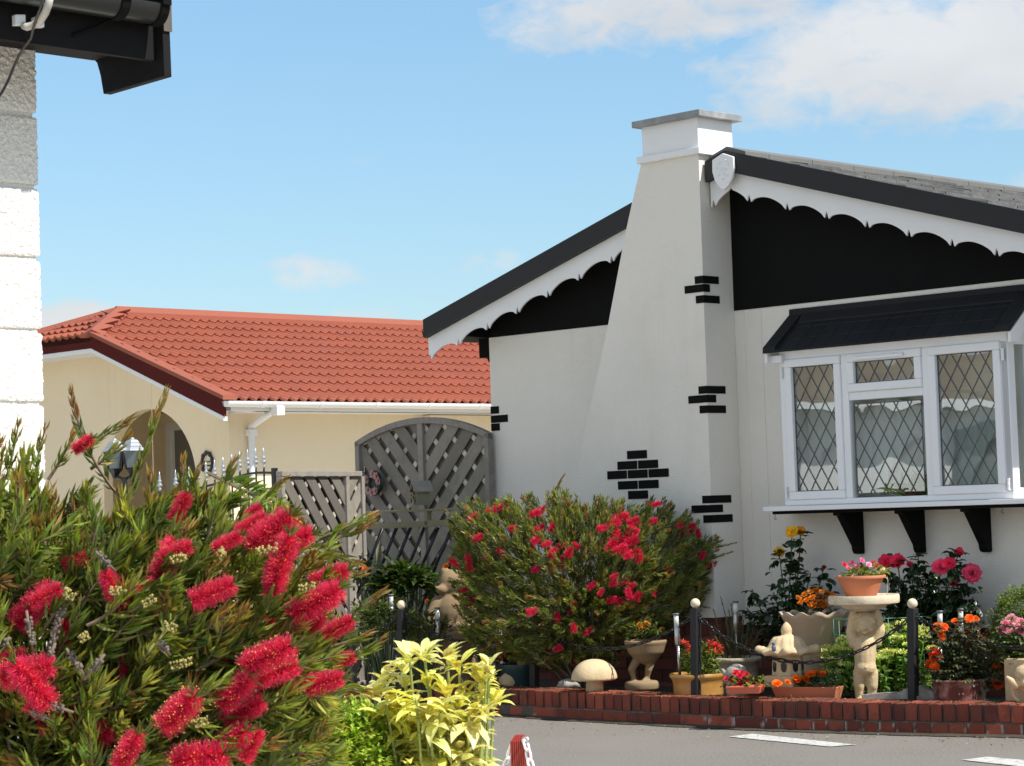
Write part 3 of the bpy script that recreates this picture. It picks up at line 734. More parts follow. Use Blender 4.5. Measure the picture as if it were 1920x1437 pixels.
# gable wall with an arched porch opening
gb = .42                                               # gable wall plane behind the barge plane
def onq(x, y, b=gb): P = onplane(x, y, FC+v*b, v); q = P-FC; return q@u, P[2]
a0, _ = onq(193, 840); a1, _ = onq(367, 840); _, az = onq(268, 768); ac = (a0+a1)/2; ar = (a1-a0)/2; asp = az-ar*.98
wl = -2*HW+.16; zt0 = FZ-.02
mb = MB(); n = 24
arch = [(ac+ar*math.cos(PI*i/n), asp+ar*.98*math.sin(PI*i/n)) for i in range(n+1)]   # right to left
top = [(WALLS, .3), (WALLS, rz(WALLS)-.13), (HES, HEZ-.13), (-2*HW-HES, HEZ-.13), (wl, rz(wl)-.13), (wl, .3)]
outline = top+[(a0, .3)]+[(x, z) for x, z in arch[::-1]]+[(a1, .3)]
mb.prism([QP(s, gb, z) for s, z in outline], v*.12)
mb.prism([QP(WALLS-.1, gb+.121, .3), QP(WALLS-.1, FL, .3), QP(WALLS-.1, FL, FZ+.03), QP(WALLS-.1, gb+.121, FZ+.03)], u*.1)
fw_ = mb.build('wall', 'cream', fh)
mb = MB(); mb.box(QP(-1.80, gb, .3), u*.008, -v*.004, zv(2.62)); mb.build('panel_joint', 'cream', fw_)
# porch recess
mb = MB(); pd = 1.35
mb.box(QP(a0-.9, gb+.121+pd, .3), u*(a1-a0+1.2), v*.1, zv(2.3)); mb.box(QP(a0-.9, gb+.121, asp+ar+.05), u*(a1-a0+1.2), v*pd, zv(.05)); mb.box(QP(a0-1.0, gb+.121, .3), u*.1, v*pd, zv(2.3)); mb.box(QP(a1+.3, gb+.121, .3), u*.1, v*pd, zv(2.3)); mb.box(QP(a0-.9, gb+.121, .3), u*(a1-a0+1.2), v*pd, zv(.05))
mb.build('porch', 'cream', fw_)
def onqb(x, y): P = onplane(x, y, FC+v*(gb+pd+.1), v); q = P-FC; return q@u, P[2]
d0, dz = onqb(322, 808); d1 = d0+.85
mb = MB(); y_ = gb+.10+pd
mb.box(QP(d0, y_+.0, .35), u*(d1-d0), v*.015, zv(dz-.35)); dr = mb.build('door', 'door', fh)
mb = MB(); w = .09
mb.box(QP(d0-w, y_-.03, .35), u*w, v*.045, zv(dz-.35)); mb.box(QP(d1, y_-.03, .35), u*w, v*.045, zv(dz-.35)); mb.box(QP(d0-w, y_-.03, dz), u*(d1-d0+2*w), v*.045, zv(w)); mb.box(QP(d0+.0, y_-.008, .35), u*.05, v*.01, zv(dz-.35))
mb.build('frame', 'white_paint', dr)
mb = MB(); mb.box(QP(d0-.28, y_-.06, dz+.20), u*1.6, v*.06, zv(.012)); mb.box(QP(d0-.2, y_-.03, dz+.09), u*1.4, v*.03, zv(.11)); mb.build('head_trim', 'cream', dr)
# roof tiles: pressed pantile courses on the right slope, and the small half hip
def pantile(mb, org, along, L, up, ln, nrm, courses, wave=.132, amp=.012, step=.028, clip=None, shade=1):
    npt = 12
    nw = int(L/wave*npt)
    for c in range(courses):
        t0, t1 = c/courses*ln, (c+1.06)/courses*ln
        lo = clip(c/courses) if clip else 0
        rows = ((t0, step), (t0+.012, step+.004), (t0+.35*(t1-t0), step*.62), (t1, 0.0)); V = []; F = []; k0 = int(lo/wave*npt)
        idx = list(range(max(0, k0), nw+1))
        for (t, h) in ((t0+.006, 0.0),)+rows:
            for i in idx:
                a = i/npt*wave; ph = 2*PI*a/wave
                w_ = amp*1.25*(abs(math.sin(ph/2))*2-1.0)+.0065*math.cos(2*ph+.6); sag = (-.010*math.cos(ph)*(.6+.8*mnoise.noise(Vector((a*.9, c*3.1, 0))))-.014*max(0, mnoise.noise(Vector((a*1.7, c*7.7, 4))))) if t < t0+.02 else 0
                V.append(org+along*a+up*(t+sag)+nrm*(h+w_+.01))
        m = len(idx)
        for r in range(len(rows)):
            for i in range(m-1): F.append((r*m+i, r*m+i+1, (r+1)*m+i+1, (r+1)*m+i))
        k = random.uniform(.95, 1.05)*shade; mb.add(V, F, (k, k, k))
cs, sn = math.cos(math.atan(FS)), math.sin(math.atan(FS))
upR = -u*cs+zv(sn); nR = u*sn+zv(cs); LN = HW/cs
mb = MB()
def clipR(t):
    s = -HW*t
    return .07 if s > HES else .07+(s-HES)/(-HW-HES)*(RB)
pantile(mb, QP(0, 0, FZ), v, FL, upR, LN, nR, 11, clip=clipR)
# hip face and left slope
hup = norm(QP(-HW, RB, RZ)-QP(-HW, 0, HEZ)); hn = norm(np.cross(u, hup)); hl = np.linalg.norm(QP(-HW, RB, RZ)-QP(-HW, 0, HEZ)); hw2 = -HW-HES   # negative
for c in range(4):
    t0 = c/4; wdt = 2*(HES+HW)*(1-t0)
    pantile(mb, QP(-HW-(HES+HW)*(1-t0)+.03, 0, HEZ)+hup*hl*t0+v*0, u, wdt-.06, hup, hl/4*1.05, hn, 1, step=.035)
mb.add([QP(-2*HW, 0, FZ), QP(-2*HW, FL, FZ), QP(-HW, FL, RZ), QP(-HW, RB, RZ), QP(-2*HW-HES, 0, HEZ)], [(0, 4, 3, 2, 1)])
mb.add([QP(0, .05, FZ-.01), QP(0, FL, FZ-.01), QP(-HW, FL, RZ-.01), QP(-HW, RB, RZ-.01), QP(HES, .05, HEZ-.01)], [(0, 1, 2, 3, 4)])
rf = mb.build('roof', 'tile', fh, auto=50)
# trims: ridge, hips, verge capping
def capline(mb, p, q, nrm1, nrm2, w=.11, t=.03):
    d = norm(q-p); a = norm(np.cross(d, nrm1)); b = norm(np.cross(nrm2, d))
    if np.dot(a, b) > 0: b = -b
    up = norm(nrm1+nrm2)
    V = []
    for P in (p, q): V += [P+a*w+up*0.0, P+a*w+up*t, P+up*(t+.035), P+b*w+up*t, P+b*w]
    mb.add(V, [(i, i+1, 5+i+1, 5+i) for i in range(4)]+[(0, 1, 2, 3, 4)[::-1], (5, 6, 7, 8, 9)])
nL = -u*sn+zv(cs)
mb = MB()
capline(mb, QP(-HW, RB-.03, RZ+.02), QP(-HW, FL, RZ+.02), nR, nL, .13, .035)
capline(mb, QP(HES, .0, HEZ+.02), QP(-HW, RB, RZ+.02), nR, hn, .13, .03)
capline(mb, QP(-2*HW-HES, 0, HEZ+.02), QP(-HW, RB, RZ+.02), hn, nL, .12, .03)
mb.prism([QP(.02, -.03, FZ+.012), QP(.02, -.03, FZ+.055), QP(HES-.04, -.03, HEZ+.07), QP(HES-.04, -.03, HEZ+.027)], v*.17)
mb.build('ridge_and_verge_trim', 'tile_trim', rf)
mb = MB()
mb.prism([QP(.02, -.02, FZ-.155), QP(.02, -.02, FZ+.012), QP(HES, -.02, HEZ+.03), QP(HES, -.02, HEZ-.125)], v*.03)
mb.prism([QP(HES, -.02, HEZ-.125), QP(HES, -.02, HEZ-.05), QP(-2*HW-HES, -.02, HEZ-.05), QP(-2*HW-HES, -.02, HEZ-.125)], v*.03)
mb.build('barge_board', 'maroon', fh)
mb = MB()
mb.prism([QP(.0, -.012, FZ-.202), QP(.0, -.012, FZ-.157), QP(HES, -.012, HEZ-.127), QP(HES, -.012, HEZ-.172)], v*.05)
mb.prism([QP(WALLS, .038, rz(WALLS)-.202), QP(WALLS, .038, rz(WALLS)-.19), QP(HES, .038, HEZ-.155), QP(HES, .038, HEZ-.167)], v*.40)
mb.box(QP(HES, -.012, HEZ-.174), -u*2.1, v*.45, zv(.048))
mb.box(QP(-.14, .1, FZ-.10), u*.12, v*(FL-.1), zv(.075)); mb.box(QP(WALLS, .44, FZ-.10), u*.44, v*(FL-.5), zv(.012))
mb.build('fascia', 'white_paint', fh)
# gutter with brackets, downpipe
mb = MB(); pr = [(.05+.055*math.cos(a), FZ-.005+.06*math.sin(a)) for a in np.linspace(PI, 2*PI, 9)]
mb.prism([QP(s, -.02, z) for s, z in pr], v*FL); g2 = mb.build('gutter', 'white_paint', fh, auto=40)
for k in range(14):
    b = .42+.78*k; mb = MB(); pr2 = [(.05+.062*math.cos(a), FZ-.003+.068*math.sin(a)) for a in np.linspace(PI, 2*PI, 9)]
    mb.prism([QP(s, b, z) for s, z in pr2], v*.05); mb.build('bracket', 'white_paint', g2)
def onside(x, y, o=WALLS+.05): P = onplane(x, y, FC+u*o, u); q = P-FC; return q@v, P[2]
bp, zp = onside(521, 765, .05); bq, zq = onside(471, 803); 
mb = MB(); mb.tube([QP(.05, bp, FZ-.06), QP(.05, bp, zp), QP(WALLS+.05, bq, zq+.02), QP(WALLS+.05, bq, zq-.03), QP(WALLS+.05, bq, .2)], .036, 12); mb.cbox(QP(.05, bp, FZ-.1), .10, .10, .09, u, v)
mb.cbox(QP(WALLS+.05, bq, zq-.05), .09, .09, .07, u, v); mb.build('downpipe', 'white_paint', fh, auto=35)
b_, z_ = onside(905, 805, WALLS); mb = MB(); mb.box(QP(WALLS+.001, b_-1.2, z_-.35), u*.03, v*4, zv(.35)); mb.build('brown_panel', mat('brown_panel', (.33, .10, .03), .6, .1, 3), fh)
b_, z_ = onside(793, 770, WALLS); mb = MB(); mb.box(QP(WALLS+.002, b_, .3), u*.12, v*5, zv(FZ-.41)); mb.build('wall_return', 'cream', fw_)
# wrought plaque on the gable wall
ps, pz = onq(390, 868, gb)
mb = MB(); c = QP(ps, gb-.012, pz)
def ring(mb, c, rx, rz_, r, ax=u, ay=Z, n=28, a0=0, a1=2*PI): mb.tube([c+ax*rx*math.cos(a)+ay*rz_*math.sin(a) for a in np.linspace(a0, a1, n)], r, 6)
ring(mb, c, .088, .105, .016)
for k in range(9):
    a = k/9*2*PI+.3; mb.ball(c+u*.09*math.cos(a)+Z*.105*math.sin(a)-v*.004, .028, .012, .03, 8, np.array([u, v, Z]).T)
for dz_ in (.01, -.03): mb.box(c+u*-.06+zv(dz_-.006), u*.12, v*.006, zv(.011))
mb.ball(c-zv(.115), .05, .015, .04, 8, np.array([u, v, Z]).T)
tag(mb.build('wall_plaque', 'iron', None, True, loc=c), 'oval black wrought iron plaque on the cream gable wall', 'plaque')
# ================================================================ FENCES, GATE, LANTERN
def lattice_board(mb, poly_in, org, ax, zed, nrm, w, gap, ang, s0, s1, d, thick, col=None, prng=random, gain=1.0):
    """parallel slanted boards clipped to poly_in (convex, in ax/zed metres)"""
    from mathutils.geometry import intersect_line_line_2d
    ca, sa = math.cos(ang), math.sin(ang); px_, pz_ = -sa, ca
    k = s0
    while k < s1:
        pts = clip_strip(poly_in, (px_, pz_), k, k+w)
        if len(pts) >= 3:
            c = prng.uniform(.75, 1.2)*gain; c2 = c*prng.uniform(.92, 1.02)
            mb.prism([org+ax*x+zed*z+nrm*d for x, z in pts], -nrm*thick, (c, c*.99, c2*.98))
        k += w+gap
def clip_half(poly, n, c, keep_ge):
    out = []; m = len(poly)
    for i in range(m):
        a, b = poly[i], poly[(i+1) % m]; da, db = a[0]*n[0]+a[1]*n[1]-c, b[0]*n[0]+b[1]*n[1]-c
        if not keep_ge: da, db = -da, -db
        if da >= 0: out.append(a)
        if da*db < 0: t = da/(da-db); out.append((a[0]+(b[0]-a[0])*t, a[1]+(b[1]-a[1])*t))
    return out
def clip_strip(poly, n, a, b): return clip_half(clip_half(poly, n, a, True), n, b, False) if len(poly) else []
# arched trellis panel beside the white house
A0 = onplane(676, 900, FP(0, .03, 0), v); a_s0 = (A0-O)@u; a_s1 = SLW+.035; AW = a_s1-a_s0
_, zsh = fac(676, 829, .03); _, zap = fac(797, 783, .03)
arp = empty('arched_trellis_panel', FP((a_s0+a_s1)/2, .03, 0), 'tall arched grey wooden trellis panel against the white house corner', 'fence panel')
o_ = FP(a_s0, .03, 0)
def arcz(x, inset=0):
    t = (x/AW*2-1); R0 = ((AW/2)**2+(zap-zsh)**2)/(2*(zap-zsh)); return zap-R0+math.sqrt(max(0, R0*R0-(x-AW/2)**2))-inset
zb0 = .12; fr = .045
arcpts = [(x, arcz(x)) for x in np.linspace(0, AW, 25)]; inn = [(x, arcz(x, fr)) for x in np.linspace(AW, 0, 25)]
mb = MB()
for i in range(24):
    a, b = arcpts[i], arcpts[i+1]; c, d = inn[24-i-1], inn[24-i]
    mb.prism([o_+u*a[0]+zv(a[1]), o_+u*b[0]+zv(b[1]), o_+u*c[0]+zv(c[1]), o_+u*d[0]+zv(d[1])], -v*.05+0*v)
mb.box(o_+zv(zb0), u*fr, -v*.05, zv(zsh-zb0)); mb.box(o_+u*(AW-fr)+zv(zb0), u*fr, -v*.05, zv(zsh-zb0)); mb.box(o_+u*(AW/2-.028)+zv(zb0)+v*.006, u*.056, -v*.05, zv(zap-zb0-.03)); mb.box(o_+zv(zb0), u*AW, -v*.045, zv(.05))
mb.build('frame', 'wood_grey', arp, bevel=.003)
for half in (0, 1):
    x0, x1 = (fr, AW/2-.028) if half == 0 else (AW/2+.028, AW-fr)
    poly = [(x0, zb0+.05), (x1, zb0+.05)]+[(x, arcz(x, fr)) for x in np.linspace(x1, x0, 9)]
    ang = math.radians(-47 if half == 0 else 47)
    mb = MB(); lattice_board(mb, poly, o_, u, Z, -v, .096, .044, ang, -4, 4, .022, .012, gain=.9)
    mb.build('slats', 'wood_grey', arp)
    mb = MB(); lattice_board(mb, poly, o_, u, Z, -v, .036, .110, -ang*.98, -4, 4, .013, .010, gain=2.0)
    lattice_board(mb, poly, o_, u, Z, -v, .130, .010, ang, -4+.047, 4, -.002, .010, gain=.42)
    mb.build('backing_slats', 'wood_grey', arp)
# lower trellis running back from the gate, sunlit
T1 = at(640, 900, 15.7); T1[2] = 0
tdir = norm(v*.94-u*.34); tn = np.cross(tdir, Z); 
def ontr(x, y): P = onplane(x, y, T1, tn); q = P-T1; return q@tdir, P[2]
tx0, tz = ontr(517, 884); txm, _ = ontr(641, 900); tx1 = ontr(668, 900)[0]
tp = empty('low_trellis_panel', T1+tdir*tx0, 'low weathered trellis fence panel between iron gate and arched panel', 'fence panel')
zt_ = tz
mb = MB(); mb.box(T1+tdir*tx0+zv(zt_-.035), tdir*(tx1-tx0), tn*.05, zv(.035)); mb.box(T1+tdir*tx0+zv(.1), tdir*.04, tn*.045, zv(zt_-.136)); mb.box(T1+tdir*(txm-.022)+zv(.1), tdir*.044, tn*.048, zv(zt_-.136)); mb.box(T1+tdir*tx1+zv(.1), tdir*.04, tn*.045, zv(zt_-.136)); mb.box(T1+tdir*(tx0+.04)+zv(.1), tdir*(tx1-tx0-.04), tn*.04, zv(.05))
mb.build('frame', 'wood_grey', tp, bevel=.003)
for half in (0, 1):
    x0, x1 = (tx0+.04, txm-.022) if half == 0 else (txm+.022, tx1)
    poly = [(x0, .15), (x1, .15), (x1, zt_-.036), (x0, zt_-.036)]; ang = math.radians(-46 if half == 0 else 46)
    mb = MB(); lattice_board(mb, poly, T1, tdir, Z, tn, .085, .036, ang, -5, 5, .030, .012, gain=.55 if half == 0 else .95); mb.build('slats', 'wood_grey', tp)  # right half tinted lighter as if sunlit, left half darker
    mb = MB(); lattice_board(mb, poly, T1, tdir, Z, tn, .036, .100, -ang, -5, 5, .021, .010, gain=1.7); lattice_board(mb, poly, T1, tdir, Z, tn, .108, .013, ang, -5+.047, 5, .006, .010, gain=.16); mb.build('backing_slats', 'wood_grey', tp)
# iron garden gate with silver finials
G1 = at(512, 887, 16.3)
gd = u; gn = -v
def ong(x, y): P = onplane(x, y, G1, gn); return P
gate = empty('iron_garden_gate', np.array([G1[0], G1[1], 0]), 'black iron garden gate with curved top and silver spear finials', 'gate')
mb = MB(); tp_ = [ong(x, y) for x, y in ((512, 887), (495, 886.5), (480, 887), (465, 889), (450, 893), (435, 898), (419, 903), (403, 908), (387, 912), (372, 916), (355, 921), (330, 926), (300, 929))]
mb.tube(tp_, .009, 8)
low = [np.array([p[0], p[1], .35]) for p in tp_]; mb.tube(low, .009, 8)
mb.build('rail', 'iron', gate)
mb = MB(); p = tp_[0]; mb.cbox(np.array([p[0]+.01, p[1], p[2]/2+.02]), .035, .035, p[2]+.03, u, v); mb.build('post', 'iron', gate, bevel=.003)
def finial():
    f = MB(); f.lathe([(.004, 0), (.012, .01), (.012, .022), (.006, .03), (.019, .042), (.021, .052), (.008, .064), (.015, .074), (.016, .080), (.006, .090), (.010, .102), (.005, .125), (.0012, .155)], (0, 0, 0), 12); return f
fin0 = None
for i, p in enumerate(tp_[1:]):
    mb = MB(); mb.tube([np.array([p[0], p[1], .30]), p+zv(.03)], .0065, 8); mb.build('bar', 'iron', gate)
    if fin0 is None: fin0 = finial().build('finial', 'silver', gate, True, loc=p+zv(.028), local=True)
    else:
        o = fin0.copy(); COL.objects.link(o); o.parent = gate; o.location = Vector(p+zv(.028)-np.array(gate.location))
# scroll latch bracket on the low trellis
c = at(527, 925, 16.25); mb = MB()
mb.tube([c-u*.02+zv(.03), c+u*.17+zv(.03)], .008, 8)
for k in range(4): ring(mb, c+u*(.005+.012*k)+zv(-.045+.028*(k % 2)), .022, .022, .0055)
mb.tube([c+u*.13+zv(.03), c+u*.13-zv(.05)], .006, 8); mb.ball(c+u*.15+zv(.035), .014, seg=8); mb.tube([c-u*.02+zv(.08), c-u*.02-zv(.08)], .008, 8)
tag(mb.build('hanging_bracket', 'iron', None, True, loc=c), 'black scrolled iron bracket fixed beside the gate post', 'bracket')
# twin lantern
LY = 17.5; Lb = at(233, 900, LY)
lan = empty('garden_lantern', np.array([Lb[0], Lb[1], 0]), 'black twin headed garden lantern post behind the big bottlebrush', 'lantern')
mb = MB(); mb.tube([np.array([Lb[0], Lb[1], 0]), Lb+zv(.02)], [.04, .028], 10); mb.tube([Lb+np.array([-.08, 0, .04]), Lb+np.array([0, 0, -.0]), Lb+np.array([.08, 0, .04])], .014, 8); mb.build('post', 'iron', lan)
for (x, y) in ((216, 882), (249, 880)):
    c = at(x, y, LY); c4 = [(-1, -1), (1, -1), (1, 1), (-1, 1)]
    mb = MB(); q0, q1, hh = .044, .066, .140
    def ringv(r, z): return [c+np.array([a*r, b*r, z]) for a, b in c4]
    for i in range(4): mb.tube([ringv(q0, .01)[i], ringv(q1, hh)[i]], .010, 6)
    mb.lathe([(.02, -.06), (.03, -.03), (.055, 0), (.06, .012)], c, 4); hd = mb.build('lantern_head', 'iron', lan)
    mb = MB(); mb.add(ringv(q0-.003, .012)+ringv(q1-.003, hh), [(0, 1, 5, 4), (1, 2, 6, 5), (2, 3, 7, 6), (3, 0, 4, 7)]); mb.build('glass', 'lampglass', hd)
    mb = MB(); mb.lathe([(.104, 0), (.098, .010), (.074, .028), (.072, .038), (.056, .054), (.053, .066), (.040, .082), (.018, .09), (.010, .102)], c+zv(hh), 4); mb.build('roof_cap', 'silver', hd)
# olive rail with black slanted rods in front of the arched panel
ry = 15.6
def onr(x, y): return onplane(x, y, FP(0, .75, 0), v)
rk = empty('olive_rail_stand', onr(795, 1000)*np.array([1, 1, 0]), 'olive wooden rail stand with slanted black rods before the arched panel', 'rail')
mb = MB()
for (xa, ya, xb, yb, t) in ((672, 962, 905, 951, .016), (672, 988, 905, 974, .042)):
    p, q = onr(xa, ya), onr(xb, yb); q[2] = p[2]+(q[2]-p[2])*.5; mb.box(p-zv(t/2), q-p, v*.05, zv(t))
mb.build('rail', 'olive', rk, bevel=.003)
mb = MB()
for x in (698, 796, 880):
    p = onr(x, 985); mb.box(p-zv(.0), u*.03, v*.04, zv(.1))
mb.box(onr(686, 1100)*np.array([1, 1, 0])+v*.06, u*.05, v*.05, zv(1.13)); mb.box(onr(880, 1100)*np.array([1, 1, 0])+v*.06, u*.05, v*.05, zv(1.13))
mb.build('post', 'olive', rk)
for k in range(8):
    x = 706+k*26; p = onr(x, 990)+v*.06; q = onr(x-38-k*1.5, 1150)-v*.02; m_ = (p+q)/2+zv(.0)-v*.03
    mb = MB(); mb.tube([p, p*.6+q*.4-v*.02, q, q-zv(.25)+u*.06], .012, 8); mb.build('rod', 'iron', rk, True)
# round floral wreath and bird house
wc = onplane(704, 906, FP(0, .10, 0), v)
wr = empty('round_flower_sign', wc, 'round black wreath sign with pale pink roses on arched panel', 'wreath')
mb = MB(); mb.lathe([(.0, 0), (.088, 0), (.094, .008), (.088, .016), (.0, .016)], (0, 0, 0), 28)
mb.v = [V_ @ np.array([u, Z, -v]) + wc for V_ in mb.v]; mb.build('disc', 'iron', wr, auto=40)
FLW = []
def rosette(mb, c, r, col, n=14, nrm=None, layers=3, cup=.7, jit=.2):
    """petals in rings opening round an axis"""
    nrm = norm(np.array(nrm if nrm is not None else (-.3, -.75, .55), float)); a = norm(np.cross(nrm, [0.3, .2, .9])); b = np.cross(nrm, a)
    for L in range(layers):
        m = max(3, int(n*(.45+.55*(L+1)/layers))); tilt = .25+1.05*(L/(layers-1) if layers > 1 else 1)*cup
        for k in range(m):
            an = 2*PI*(k+.5*(L % 2))/m+random.uniform(-jit, jit); ou = a*math.cos(an)+b*math.sin(an)
            D = norm(nrm*math.cos(tilt)+ou*math.sin(tilt)); l = r*(.5+.5*(L+1)/layers)*random.uniform(.85, 1.1)
            cc = np.array(col)*random.uniform(.75, 1.2)
            blades(mb, [c+ou*r*.10*(L+1)/layers-nrm*r*.1], [D], [l], [l*1.05], [cc], up=norm(nrm-D*np.dot(nrm, D)+1e-6), tpl=T_WIDE)
for k in range(10):
    a = k/10*2*PI+.2; big = k in (0, 1, 2, 4, 6, 7, 8); mb = MB(); c = wc+u*.068*math.cos(a)+zv(.068*math.sin(a))-v*.03
    rosette(mb, c, .03 if big else .02, (.62, .42, .40) if big else (.10, .22, .19), 10, -v)
    mb.build('flower', 'petal', wr)
bc = onplane(790, 928, FP(0, .22, 0), v)
bh = empty('bird_house', bc, 'mossy wooden bird house hanging on the arched panel', 'bird house')
bw, bd_, bhh = .085, .10, .13
mb = MB(); bu = norm(u*.9-v*.44); bn = norm(-v*.9-u*.44)
ft = [(-bw/2, -bhh/2), (bw/2, -bhh/2), (bw/2, bhh/2-.03), (0, bhh/2+.02), (-bw/2, bhh/2-.03)]
mb.prism([bc+bu*x+zv(z)+bn*bd_/2 for x, z in ft], -bn*bd_); mb.build('box', 'olive', bh)
mb = MB()
for sg in (-1, 1): mb.prism([bc+bu*0+zv(bhh/2+.022)+bn*(bd_/2+.02), bc+bu*sg*(bw/2+.022)+zv(bhh/2-.045)+bn*(bd_/2+.02), bc+bu*sg*(bw/2+.022)+zv(bhh/2-.033)+bn*(bd_/2+.02), bc+zv(bhh/2+.036)+bn*(bd_/2+.02)], -bn*(bd_+.04))
mb.build('roof', 'wood_grey', bh)
mb = MB(); mb.box(bc-bu*.065-zv(bhh/2+.01)+bn*.08, bu*.13, -bn*.13, zv(.012)); mb.build('base_board', 'olive', bh)
mb = MB(); ring(mb, bc+bn*(bd_/2+.002)+zv(.018), .017, .017, .004, bu, Z); mb.ball(bc+bn*(bd_/2)+zv(.018), .016, .016, .003, 12, np.array([bu, Z, bn]).T); mb.build('entrance_hole', 'eye', bh)
for (x, z, c) in ((-.04, .0, (.45, .34, .10)), (.01, -.045, (.6, .55, .45)), (-.03, -.04, (.12, .16, .05)), (-.045, .03, (.16, .17, .06)), (.02, -.02, (.12, .15, .06))):
    mb = MB(); rosette(mb, bc+bu*x+zv(z)+bn*(bd_/2+.01), .02, c, 7, bn); mb.build('moss_tuft', 'petal', bh)
# ================================================================ LOW BRICK WALL, BED
def polyl(pts, n):
    pts = np.asarray(pts, float); d = np.r_[0, np.cumsum(np.linalg.norm(np.diff(pts, axis=0), axis=1))]
    t = np.linspace(0, d[-1], n); return np.stack([np.interp(t, d, pts[:, k]) for k in range(pts.shape[1])], 1), d[-1]
def smoothline(pts, it=3):
    pts = np.asarray(pts, float)
    for _ in range(it):
        q = [pts[0]]
        for a, b in zip(pts[:-1], pts[1:]): q += [a*.75+b*.25, a*.25+b*.75]
        q.append(pts[-1]); pts = np.array(q)
    return pts
WT = .172
wpx = [(640, 1290), (700, 1289.5), (800, 1289), (930, 1291), (1000, 1294), (1100, 1299), (1250, 1305.4), (1400, 1311), (1500, 1314), (1650, 1317.5), (1800, 1320), (1920, 1321.2)]
wp = [onz(x, y, WT)[:2] for x, y in wpx]; e = norm(wp[-1]-wp[-2]); wp += [wp[-1]+e*2.5]
wp = smoothline(wp)
mb = MB(); core = MB(); LW = np.r_[0, np.cumsum(np.linalg.norm(np.diff(wp, axis=0), axis=1))]
def wpt(t):
    p = np.array([np.interp(t, LW, wp[:, 0]), np.interp(t, LW, wp[:, 1]), 0]); q = np.array([np.interp(t+.02, LW, wp[:, 0]), np.interp(t+.02, LW, wp[:, 1]), 0])
    d = norm(q-p); return p, d, np.array([d[1], -d[0], 0])            # nrm faces the road
BR = [(.225, .047, .024), (.19, .036, .02), (.265, .06, .032), (.15, .031, .02)]
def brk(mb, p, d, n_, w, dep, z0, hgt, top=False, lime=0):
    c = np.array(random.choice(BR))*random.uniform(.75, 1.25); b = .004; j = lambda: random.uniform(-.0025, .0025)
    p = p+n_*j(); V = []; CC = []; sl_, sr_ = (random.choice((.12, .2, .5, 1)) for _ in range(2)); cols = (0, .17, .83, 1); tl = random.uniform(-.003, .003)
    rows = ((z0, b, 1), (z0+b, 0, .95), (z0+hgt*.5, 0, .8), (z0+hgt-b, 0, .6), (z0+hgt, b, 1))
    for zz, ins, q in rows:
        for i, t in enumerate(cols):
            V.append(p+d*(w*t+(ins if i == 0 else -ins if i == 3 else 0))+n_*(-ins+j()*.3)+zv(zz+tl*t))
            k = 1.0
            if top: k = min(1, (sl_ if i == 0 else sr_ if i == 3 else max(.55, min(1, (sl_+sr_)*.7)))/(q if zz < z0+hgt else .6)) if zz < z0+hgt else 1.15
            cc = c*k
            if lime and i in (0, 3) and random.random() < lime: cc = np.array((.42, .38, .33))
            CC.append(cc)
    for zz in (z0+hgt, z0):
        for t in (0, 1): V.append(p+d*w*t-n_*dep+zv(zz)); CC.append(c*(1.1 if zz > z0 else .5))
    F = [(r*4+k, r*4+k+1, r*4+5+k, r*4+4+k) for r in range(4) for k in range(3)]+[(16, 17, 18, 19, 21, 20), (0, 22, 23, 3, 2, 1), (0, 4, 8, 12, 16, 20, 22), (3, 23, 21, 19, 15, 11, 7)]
    kk = mb.n; mb.add(V, F, np.array(CC))
t = 0
while t < LW[-1]-.1:
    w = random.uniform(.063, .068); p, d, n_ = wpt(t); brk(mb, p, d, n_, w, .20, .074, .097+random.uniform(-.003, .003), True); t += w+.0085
t = .03
while t < LW[-1]-.22:
    p, d, n_ = wpt(t); w = .192 if p[0] < 1.35 else .092; brk(mb, p-n_*.004, d, n_, w, .19, .004, .062, False, .28 if p[0] > .9 else .05); t += w+.0095
bwall = mb.build('low_brick_wall', 'brick'); tag(bwall, 'low red brick garden wall edging the road', 'wall')
mb = MB(); t = np.linspace(0, LW[-1]-.03, 60); V = []
for x in t:
    p, d, n_ = wpt(x)
    for e_, z0 in ((-.008, 0), (-.008, .070), (-.007, .166), (-.185, .166), (-.185, 0)): V.append(p+n_*e_+zv(z0))
mb.add(V, [(i*5+k, i*5+k+1, i*5+5+k+1, i*5+5+k) for i in range(59) for k in range(4)]); mb.build('mortar', 'mortar', bwall)
mb = MB(); n_m = 5200; tt = rng.uniform(0, LW[-1]-.1, n_m); P = []
for x in tt:
    q, d, nn_ = wpt(x); jx = round(x/.0741)*.0741 if random.random() < .6 else x; q, d, nn_ = wpt(jx+random.gauss(0, .006)); P.append(q-nn_*(random.random()**1.3*.2)+zv(.171))
C = np.where(rng.random((n_m, 1)) < .55, vary((.24, .16, .07), n_m), vary((.05, .045, .025), n_m)); blades(mb, np.array(P), rng.normal(size=(n_m, 3))*np.array([1, 1, .22]), .016*rng.uniform(.5, 1.5, n_m), .006, C)
tag(mb.build('moss', 'leaf', bwall), kind='stuff')
